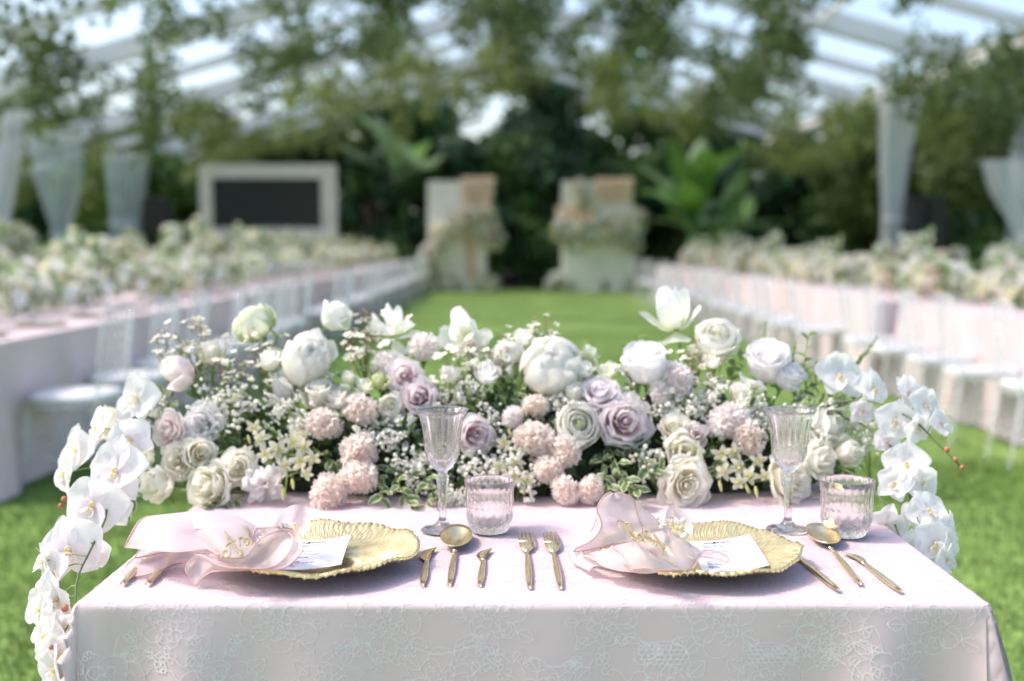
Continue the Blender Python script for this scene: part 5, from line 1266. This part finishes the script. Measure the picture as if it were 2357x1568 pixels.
# ------------------------------------------------------------------ foliage sprigs
def leaf_mesh(L_, w, wav, seed, m):
    r = random.Random(seed); P = []; uv = []
    for i in range(7):
        s = i/6; ww = w*sin(pi*(s*.94+.03))**.8*(1+.10*sin(s*20+seed)); row = []
        for j in range(5):
            t_ = j/4*2-1; row.append((ww*t_, L_*s, -.25*L_*s*s+abs(t_)*ww*.35+wav*sin(s*12+t_*3+seed))); uv.append((j/4, s))
        P.append(row)
    mb = MB(); mb.grid(P, False, uv); return mb.mesh('leaf', m, True, True)
LEAF = [leaf_mesh(.030, .0085, .0015, s, M['leaf_var']) for s in range(4)]; LEAFG = [leaf_mesh(.034, .010, .001, s, M['leaf_mid']) for s in range(3)]
def sprig_of(pts, n, label, group=None, leaves=LEAF, sc=1.0, m=None, name='leaf_sprig'):
    P = spline(pts, 14); t = thing(name, label, 'foliage', group, P[0])
    obj('stem', rel(stem_mesh(P, .0018, .0008, m or M['stem'], 14), P[0]), t)
    for k in range(n):
        u = (k+1)/n*12.5; i = int(min(u, 12)); p = P[i].lerp(P[i+1], u-i); d = (P[i+1]-P[i]).normalized()
        side = Quaternion(d, k*2.4+fr.uniform(-.4, .4)) @ d.orthogonal().normalized(); f = (d*.55+side*.9+Vector((0, -.2, .1))).normalized()
        up = (Vector((0, -.5, .8))+Vector((fr.uniform(-.5, .5), fr.uniform(-.5, .5), 0))); z = (up-f*up.dot(f)).normalized(); x = f.cross(z)
        q = Matrix((x, f, z)).transposed().to_quaternion()
        obj('leaf', fr.choice(leaves), t, p-P[0], q, sc*fr.uniform(.65, 1.15))
def pd(x, y, off=0): return at_y(x, y, fdepth(y, off))
SPR = [([(900,1060,.05),(915,1110,.0),(935,1150,-.02),(962,1180,-.03)],15,'variegated sprig trailing furthest onto the cloth below the wine glass'), ([(860,1060,.05),(875,1110,.0),(880,1150,-.02)],12,'variegated sprig beside the lower carnation twin'), ([(960,1070,.05),(985,1110,.0),(1005,1150,-.02)],11,'variegated sprig behind the stem of the middle wine glass'),
 ([(1400,1020,.05),(1420,1070,0),(1440,1110,-.02),(1470,1135,-.03)],15,'variegated sprig hanging behind the upright napkin lobe'), ([(1440,1020,.05),(1480,1060,0),(1500,1085,-.01),(1520,1080,-.01)],12,'variegated sprig spreading beside the rose on the cloth'), ([(1380,1040,.05),(1390,1080,0),(1400,1125,-.02)],10,'variegated sprig beside the lowest carnation pair'),
 ([(1150,960,.04),(1180,915,.02),(1210,890,.02),(1240,880,.02)],12,'variegated sprig under the bowl-shaped peony'), ([(1140,930,.05),(1160,890,.03),(1180,865,.03)],9,'short variegated sprig beside the brown wax flower stems'),
 ([(1800,960,.02),(1850,940,-.01),(1900,925,-.02),(1960,905,-.02)],12,'variegated sprig reaching over the outer wine glass to the orchids'), ([(1850,1000,.03),(1900,950,0),(1950,930,-.02),(1985,915,-.02)],11,'variegated sprig trailing among the orchid sprays'), ([(1820,930,.05),(1850,900,.03),(1890,880,.03)],10,'variegated sprig behind the peeling lavender rose'),
 ([(300,960,.02),(315,930,0),(330,905,0),(325,880,0)],9,'pale green sprig between the upper orchid and the blush rose'), ([(330,1000,.02),(310,985,-.01),(290,965,-.01)],8,'pale green sprig at the base of the ivory bud'), ([(400,960,.05),(380,930,.03),(370,900,.03)],9,'green sprig under the outward blush rose'),
 ([(560,1140,.03),(520,1165,.0),(470,1170,-.01)],8,'green sprig flat on the cloth behind the full cream rose'), ([(330,1120,.02),(300,1150,0),(280,1190,-.02)],9,'green sprig hanging over the cloth corner behind the orchids'), ([(720,1030,.05),(760,1060,.02),(790,1080,.01)],9,'green sprig in the hollow between the carnations'), ([(1640,1020,.05),(1650,1060,.03),(1640,1100,.01)],8,'green sprig beside the cream rose resting on the cloth')]
for (P, n, lb) in SPR: sprig_of([pd(*p) for p in P], n, lb)
for k in range(26):
    x = 400+1500*(k+fr.random())/26; y = fr.uniform(860, 1110)
    sprig_of([pd(x, y+40, .07), pd(x+fr.uniform(-15, 15), y, .045), pd(x+fr.uniform(-40, 40), y-fr.uniform(20, 60), .05)], 9, 'green leafy sprig deep between the table flowers', 'leafy sprigs between the table flowers', LEAFG if k % 2 else LEAF, fr.uniform(.7, 1))
LEAFF = [leaf_mesh(.026, .0075, .001, s, M['leaf_fresh']) for s in range(3)]
for k in range(24):
    x = 430+1450*(k+fr.random())/24; y = fr.uniform(800, 1000)
    sprig_of([pd(x, y+70, .06), pd(x+fr.uniform(-15, 15), y+20, .025), pd(x+fr.uniform(-45, 45), y-fr.uniform(20, 50), .02)], 11, 'fresh light green sprig rising between the table flowers', 'light green sprigs of the table flowers', LEAFF, fr.uniform(.7, 1.05))
# green spikes
def spike(x, y, x2, y2, label):
    a, b = pd(x, y, .06), pd(x2, y2, .05); P = spline([a, a.lerp(b, .5)+Vector((.004, 0, 0)), b], 12); t = thing('green_spike', label, 'foliage', None, a)
    obj('stem', rel(stem_mesh(P, .0014, .0008, M['stem'], 12), a), t); mb = MB()
    for k in range(70):
        u = fr.uniform(3, 10.9); i = int(u); p = P[i].lerp(P[i+1], u-i); w = .0062*(1-(u-3)/11); d = Vector((fr.gauss(0, 1), fr.gauss(0, 1), fr.gauss(0, .4))).normalized()
        mb.ball(p+d*w, .0022*(1.2-(u-3)/12), 5, 3)
    obj('flower_buds', rel(mb.mesh('flower_buds', M['stem']), a), t, kind='stuff')
spike(1725, 900, 1765, 738, 'straight green spike behind the peeling lavender rose'); spike(1800, 880, 1832, 785, 'short green spike beside the peeling lavender rose')
spike(1930, 880, 2020, 775, 'green spike leaning outwards over the orchids'); spike(1870, 900, 1880, 830, 'feathery green spike rising before the orchids'); spike(1420, 860, 1432, 790, 'thin green tip above the grey lavender rose')

# ------------------------------------------------------------------ wax flowers and baby's breath
def star(mb, c, nrm, r, np_=5, mi=0, cup=.35):
    q = nrm.to_track_quat('Z', 'Y')
    for k in range(np_):
        a = 2*pi*k/np_; w = pi/np_*.95
        pts = [(0, 0, 0), (.55*cos(a-w), .55*sin(a-w), cup*.4), (.95*cos(a-w*.55), .95*sin(a-w*.55), cup), (1.05*cos(a), 1.05*sin(a), cup*.9), (.95*cos(a+w*.55), .95*sin(a+w*.55), cup), (.55*cos(a+w), .55*sin(a+w), cup*.4)]
        mb.cur = mi; mb.add([c+q @ (Vector(p)*r) for p in pts], [(0,1,2,3), (0,3,4,5)])
    mb.cur = mi+1; mb.add([c+q @ (Vector((.33*cos(b), .33*sin(b), .12))*r) for b in (2*pi*k/6 for k in range(6))], [tuple(range(6))]); mb.cur = mi
def wax_parts(seed):
    r = random.Random(seed); st = MB(); bl = MB()
    for k in range(9):
        a = r.uniform(0, 6.28); s = r.uniform(.010, .045); top = Vector((s*cos(a), s*sin(a), r.uniform(.085, .14))); mid = Vector((top.x*.35, top.y*.35, top.z*.5))
        st.tube(spline([(0, 0, 0), mid, top], 7), [.0011]*4+[.0007]*3, 4, False)
        for j in range(r.randint(3, 5)):
            c = top+Vector((r.gauss(0, .009), r.gauss(0, .009), r.gauss(0, .008)))
            st.tube([mid.lerp(top, .7), c], .0005, 3, False); d = (c-mid).normalized()+Vector((r.uniform(-.5, .5), r.uniform(-.7, .2), r.uniform(-.2, .5)))
            if r.random() < .75: star(bl, c, d.normalized(), r.uniform(.0065, .0092))
            else: bl.cur = 2; bl.ball(c, .0022, 6, 4); bl.cur = 0
    return [('stem', st.mesh('stem', M['twig']), None), ('blossoms', bl.mesh('blossoms', [M['wax'], M['waxc'], M['waxbud']]), 'stuff')]
def gyp_parts(seed):
    r = random.Random(seed); st = MB(); bl = MB()
    for k in range(11):
        a = r.uniform(0, 6.28); s = r.uniform(.005, .045); top = Vector((s*cos(a), s*sin(a), r.uniform(.06, .105))); mid = Vector((top.x*.4, top.y*.4, top.z*.5))
        st.tube([(0, 0, 0), mid, top], .0006, 3, False)
        for j in range(9):
            c = top+Vector((r.gauss(0, .008), r.gauss(0, .008), r.gauss(0, .008))); rr_ = r.uniform(.0022, .0044)
            bl.ball(c, rr_, 6, 4, .3)
    return [('stem', st.mesh('stem', M['stem']), None), ('blossoms', bl.mesh('blossoms', M['gyp']), 'stuff')]
WAX = [wax_parts(s) for s in (1, 2, 3, 4)]; GYP = [gyp_parts(s) for s in (5, 6, 7, 8)]
def sprinkle(P, x, y, off, label, group, name, sc=1.0, lean=(0, 0)):
    p = pd(x, y, off); f = Vector((lean[0]+fr.uniform(-.3, .3), -.25+lean[1]+fr.uniform(-.3, .2), 1)).normalized()
    q = f.to_track_quat('Z', 'Y') @ Quaternion((0, 0, 1), fr.uniform(0, 6)); t = thing(name, label, 'filler flower', group, p-f*.10*sc, q, sc)
    for nm, me, kd in fr.choice(P): obj(nm, me, t, kind=kd)
wl = [(600,800,'wax flower sprig under the high peony ball'),(560,865,'wax flower sprig beside the round peony'),(455,790,'wax flower sprig standing over the ivory bud'),(385,815,'wax flower sprig furthest out over the blush rose'),(640,870,'wax flower sprig in front of the pale grey rose'),(830,775,'wax flower sprig beside the nodding white bloom'),(850,815,'wax flower sprig under the sweet pea'),(1060,855,'wax flower sprig under the two-lobed tulip'),
      (1100,840,'wax flower sprig on brown stems in the middle'),(1140,820,'wax flower sprig beside the round peony bud'),(1260,772,'wax flower sprig rising behind the bowl-shaped peony'),(1610,820,'wax flower sprig below the tallest tulip'),(1590,860,'wax flower sprig above the pale pink carnation'),(1640,865,'wax flower sprig below the white ranunculus'),(1010,920,'wax flower sprig beside the dark mauve rose'),(520,835,'wax flower sprig behind the outward blush rose')]
for (x, y, lb) in wl: sprinkle(WAX, x, y, .02, lb, None, 'wax_flower_sprig', fr.uniform(.85, 1.1))
gl_ = [(520,905),(560,915),(600,905),(640,930),(500,940),(420,930),(350,940),(360,1080),(300,1180),(690,960),(870,985),(920,985),(900,1010),(960,1060),(990,1075),(1010,1120),(1060,1060),(1080,1090),(1120,1065),(1150,1040),(1190,980),(1130,960),(1200,1080),(1250,960),(1290,930),(1500,930),(1540,930),(1520,1060),(1600,930),(1640,990),(1750,930),(1780,960),(1720,890),(1640,900),(1880,930),(1920,1000),(1980,960),(1990,1010),(1850,1120),(1880,1000),(760,890),(700,905),(1040,900),(1420,930),(660,1080),(1130,1110),(1060,1130),(1010,1060)]
for (x, y) in gl_[::3]+gl_[1::3]: sprinkle(GYP, x+fr.uniform(-8, 8), y-8, -.004, 'airy white baby\'s breath sprig filling the gaps of the table flowers', 'baby\'s breath of the table flowers', 'babys_breath_sprig', fr.uniform(.8, 1.15))
# white statice tufts low in the middle
def tuft_parts(seed):
    r = random.Random(seed); bl = MB(); st = MB()
    for k in range(26):
        c = Vector((r.gauss(0, .015), r.gauss(0, .012), .085+r.gauss(0, .012))); st.tube([(0, 0, 0), c], .0006, 3, False); star(bl, c, Vector((r.gauss(0, .5), r.gauss(-.4, .5), .7)).normalized(), r.uniform(.0045, .007), 5, 0, .55)
    return [('stem', st.mesh('stem', M['stem']), None), ('blossoms', bl.mesh('blossoms', [M['gyp'], M['waxc']]), 'stuff')]
TUFT = [tuft_parts(s) for s in (1, 2, 3)]
for (x, y) in [(915,960),(935,985),(955,1070),(980,1040),(895,985),(1260,910),(1520,880),(1545,900),(1745,985),(1640,880),(1555,940),(1100,880)]:
    sprinkle(TUFT, x, y, .0, 'dense tuft of tiny white florets among the table flowers', 'white floret tufts of the table flowers', 'statice_tuft', fr.uniform(.9, 1.2), (0, -.5))

# ------------------------------------------------------------------ orchids
def flat_petal(L_, w, cup, seed, m, pw=.8, tipn=0.0):
    r = random.Random(seed); P = []; uv = []
    for i in range(9):
        s = i/8; ww = w*(sin(pi*(s**pw*.90+.06))**.72); row = []
        for j in range(7):
            t_ = j/6*2-1; row.append((ww*t_, L_*s*(1-.06*t_*t_), cup*(t_*t_*ww*1.2)-.28*cup*s*s*L_*2+.022*sin(s*7+t_*2.5+seed)+.012*sin(s*3+t_*6+seed))); uv.append((j/6, s))
        P.append(row)
    mb = MB(); mb.grid(P, False, uv); return mb.mesh('petal', m, True, True)
ORP = {}
for v in range(3):
    for c in ('orchid', 'orchidp'):
        ORP[(v, c)] = [(flat_petal(.52, .40, .14+.10*v, v, PET['orchid'], .62), -1.35), (flat_petal(.52, .40, .14+.08*v, v+5, PET['orchid'], .62), 1.35), (flat_petal(.52, .23, .25, v+9, PET[c]), 0),
                       (flat_petal(.52, .23, .2, v+11, PET[c]), 2.55), (flat_petal(.52, .23, .2, v+13, PET[c]), -2.55)]
mb = MB()
for sx in (-1, 1): mb.grid([[(sx*(.02+.10*s*sin(pi*t_)), -.05-.16*s*t_, .05+.14*s-.05*t_) for t_ in (0, .25, .5, .75, 1)] for s in (0, .33, .66, 1)], False)
mb.grid([[(.035*(t_*2-1)*(1-.6*s), -.04-.24*s, .07+.06*sin(s*3)) for t_ in (0, .5, 1)] for s in (0, .25, .5, .75, 1)]); mb.ball((0, .0, .06), .045, 8, 5)
LIP = mb.mesh('lip', PET['lip'], True, True)
def orchid_spray(pts, blooms, label, buds=(), big=1.0):
    P0 = at_y(*pts[0]); SPL = spline([at_y(*p)+Vector((0, .012, 0)) for p in pts], 60); t = thing('orchid_spray', label, 'orchid', None, P0)
    obj('stem', rel(stem_mesh([at_y(*p)+Vector((0, .012, 0)) for p in pts], .0026, .0014, M['stemdark'], 28), P0), t)
    for (x, y, Y, d, face, pk) in blooms:
        c = at_y(x, y, Y); dia = d*Y/F; f = Vector(face).normalized(); up = Vector((fr.uniform(-.25, .25), 0, 1)); z = f; yv = (up-z*up.dot(z)).normalized(); xv = yv.cross(z)
        q = Matrix((xv, yv, z)).transposed().to_quaternion() @ Quaternion((0, 0, 1), fr.uniform(-.4, .4)); key = (fr.randrange(3), 'orchidp' if pk else 'orchid')
        b = obj('flower', LIP, t, c-P0, q, dia*big*fr.uniform(.95, 1.12))
        for me, a in ORP[key]: obj('petal', me, b, None, (fr.uniform(-.15, .42), fr.uniform(-.3, .3), a), fr.uniform(.9, 1.08))
        bb = c-f*dia*.05; near = min(SPL, key=lambda s_: (s_-bb).length)
        obj('flower_stalk', rel(stem_mesh([near, near.lerp(bb, .5)+Vector((0, .010, .004)), bb], .0013, .0011, M['stem'], 8), P0), t)
    for (x, y, Y, r) in buds:
        mb = MB(); mb.ball(at_y(x, y, Y), r, 8, 6); obj('flower_bud', rel(mb.mesh('flower_bud', M['bud']), P0), t)
orchid_spray([(400,1010,2.28),(330,960,2.22),(290,1000,2.15),(235,1100,2.02),(240,1185,1.92),(205,1265,1.84),(172,1335,1.78),(162,1420,1.73),(120,1492,1.70)],
 [(315,915,2.20,112,(-.3,-.8,.3),0),(228,985,2.14,104,(-.75,-.55,.2),0),(182,1035,2.08,104,(-.7,-.6,.25),0),(150,1088,2.05,82,(-.75,-.5,.1),0),(268,1082,2.00,140,(-.15,-.95,.25),1),(216,1160,1.94,136,(-.2,-.95,.2),1),(160,1262,1.86,148,(-.2,-.95,.15),1),(128,1320,1.83,110,(-.6,-.75,.1),0),(135,1375,1.78,104,(-.5,-.8,-.1),0),(112,1460,1.73,112,(-.6,-.75,.1),0),(128,1540,1.70,92,(-.55,-.8,.1),0),(262,1175,1.98,84,(.5,-.8,.1),0),(215,1275,1.88,74,(.6,-.7,.0),1),(150,1440,1.75,80,(-.1,-.9,-.1),1),(300,1010,2.08,90,(.1,-.95,.1),1),(105,1290,1.84,96,(-.8,-.5,.2),0),(95,1400,1.77,100,(-.7,-.6,.2),0),(140,1500,1.71,90,(.1,-.95,0),0)],
 'long cascade of white orchids falling past the corner of the table by the forks', [(148,1150,2.0,.006),(140,1165,2.0,.005),(150,1400,1.76,.006),(118,1490,1.70,.004)], 1.12)
orchid_spray([(1780,985,2.30),(1890,940,2.24),(2000,925,2.18),(2100,965,2.10),(2160,1020,2.06),(2216,1076,2.02)],
 [(1930,865,2.26,140,(.1,-.75,.5),0),(2008,892,2.22,118,(.4,-.75,.4),0),(2088,905,2.16,112,(.5,-.6,.5),1),(2128,930,2.14,108,(.4,-.8,.3),0),(2060,968,2.13,110,(-.1,-.95,.0),0),(2165,975,2.08,92,(.6,-.6,.35),1),(1985,945,2.2,84,(0,-.95,.1),1),(2110,985,2.1,84,(.3,-.9,0),0)],
 'white orchid spray arching outwards with a bare budded tip', [(2180,1035,2.04,.0055),(2200,1058,2.03,.005),(2215,1076,2.02,.0045)], .86)
orchid_spray([(1830,990,2.30),(1950,965,2.22),(2050,1025,2.12),(2090,1085,2.05),(2100,1150,2.0),(2130,1230,1.94),(2152,1310,1.90)],
 [(2085,1068,2.06,140,(-.2,-.85,.35),0),(2120,1110,2.02,112,(.5,-.8,.1),0),(2135,1175,1.98,132,(.1,-.85,.45),0),(2152,1250,1.93,142,(.1,-.97,.1),0),(2175,1285,1.91,104,(.6,-.75,.1),0),(2040,1015,2.13,74,(-.3,-.9,-.2),1),(2060,1110,2.03,104,(-.5,-.8,.2),0),(2180,1215,1.95,96,(.6,-.7,.3),0)],
 'white orchid spray drooping past the tumbler with wide open blooms', (), .82)
orchid_spray([(1860,1060,2.26),(1960,1090,2.14),(2030,1150,2.04),(2070,1225,1.97),(2090,1310,1.92)],
 [(2040,1205,2.0,112,(-.4,-.9,.0),0),(2090,1260,1.95,96,(-.2,-.9,-.1),0),(2100,1180,2.0,92,(.1,-.9,-.15),0),(2105,1300,1.91,80,(.2,-.9,-.2),0)],
 'white orchid spray hanging lowest behind the tumbler at the table edge', (), .82)
# small ivory-yellow orchids
def dend_mesh(seed):
    r = random.Random(seed); mb = MB()
    for k in range(5):
        a = 2*pi*k/5+r.uniform(-.15, .15); L_ = r.uniform(.42, .56); uv = []; P = []
        for i in range(5):
            s = i/4; w = .15*sin(pi*(s*.85+.08)); P.append([(L_*s*cos(a)-w*t_*sin(a), L_*s*sin(a)+w*t_*cos(a), .10*s-.28*s*s+.05*t_*t_) for t_ in (-1, 0, 1)]); uv += [(0, s), (.5, s), (1, s)]
        mb.grid(P, False, uv)
    mb.ball((0, -.06, .08), .075, 7, 5); return mb.mesh('flower', PET['dend'], True, True)
DEND = [dend_mesh(s) for s in range(3)]
mb = MB(); mb.lathe([(.0, 0), (.10, .12), (.15, .4), (.10, .8), (.0, 1)], 8); DBUD = mb.mesh('flower_bud', PET['budyellow'], True, True)
def dend_spray(pts, blooms, buds, label):
    P = [pd(*p) for p in pts]; t = thing('yellow_orchid_spray', label, 'orchid', None, P[0]); obj('stem', rel(stem_mesh(P, .0016, .001, M['stem'], 18), P[0]), t)
    for (x, y, d) in blooms:
        c = pd(x, y, -.012); f = Vector((fr.uniform(-.5, .5), -1, fr.uniform(-.3, .5))).normalized(); obj('flower', fr.choice(DEND), t, c-P[0], f.to_track_quat('Z', 'Y') @ Quaternion((0, 0, 1), fr.uniform(0, 6)), d*2.15/F)
        near = min(P, key=lambda s_: (s_-c).length); obj('flower_stalk', rel(stem_mesh([near, near.lerp(c, .5)+Vector((0, 0, .006)), c+Vector((0, .004, 0))], .0009, .0008, M['stem'], 6), P[0]), t)
    for (x, y, L_) in buds:
        c = pd(x, y, -.012); f = Vector((fr.uniform(-.5, .5), -.4, -1)).normalized(); obj('flower_bud', DBUD, t, c-P[0], f.to_track_quat('Z', 'Y'), L_*2.15/F)
dend_spray([(600,970,.03),(640,1000,.01),(660,1050,0),(660,1100,-.01),(655,1150,-.01)], [(600,1010,52),(640,1035,56),(675,1015,54),(700,1030,52),(610,1045,50),(690,1062,54),(655,1070,46),(705,1090,40),(585,985,44),(565,1040,40),(720,1055,40)], [(645,1085,30),(672,1100,30),(652,1120,34),(545,905,28),(570,1000,26)], 'hanging spray of small ivory yellow orchids beside the cream roses')
dend_spray([(1640,990,.03),(1670,1030,.01),(1700,1070,0),(1715,1110,-.01),(1730,1135,-.01)], [(1660,1045,50),(1690,1040,46),(1700,1075,54),(1665,1085,46),(1725,1095,50),(1745,1060,42),(1700,1110,44),(1760,1095,38)], [(1655,1105,30),(1715,1112,28),(1738,1118,30)], 'hanging spray of small ivory yellow orchids between the two cream roses')
dend_spray([(1150,1000,.03),(1180,1030,.01),(1190,1080,0),(1210,1115,-.01)], [(1160,1020,44),(1185,1060,48),(1180,1095,50),(1215,1105,44),(1145,1075,38)], [(1170,985,24),(1200,1118,24)], 'spray of small greenish orchids low between the wine glass and the carnations')
dend_spray([(1540,1010,.03),(1560,1030,.01),(1600,1060,0)], [(1560,1020,40),(1600,1035,44),(1610,1065,42)], [(1620,1080,24)], 'short spray of yellow-green orchids over the cream rose on the cloth')
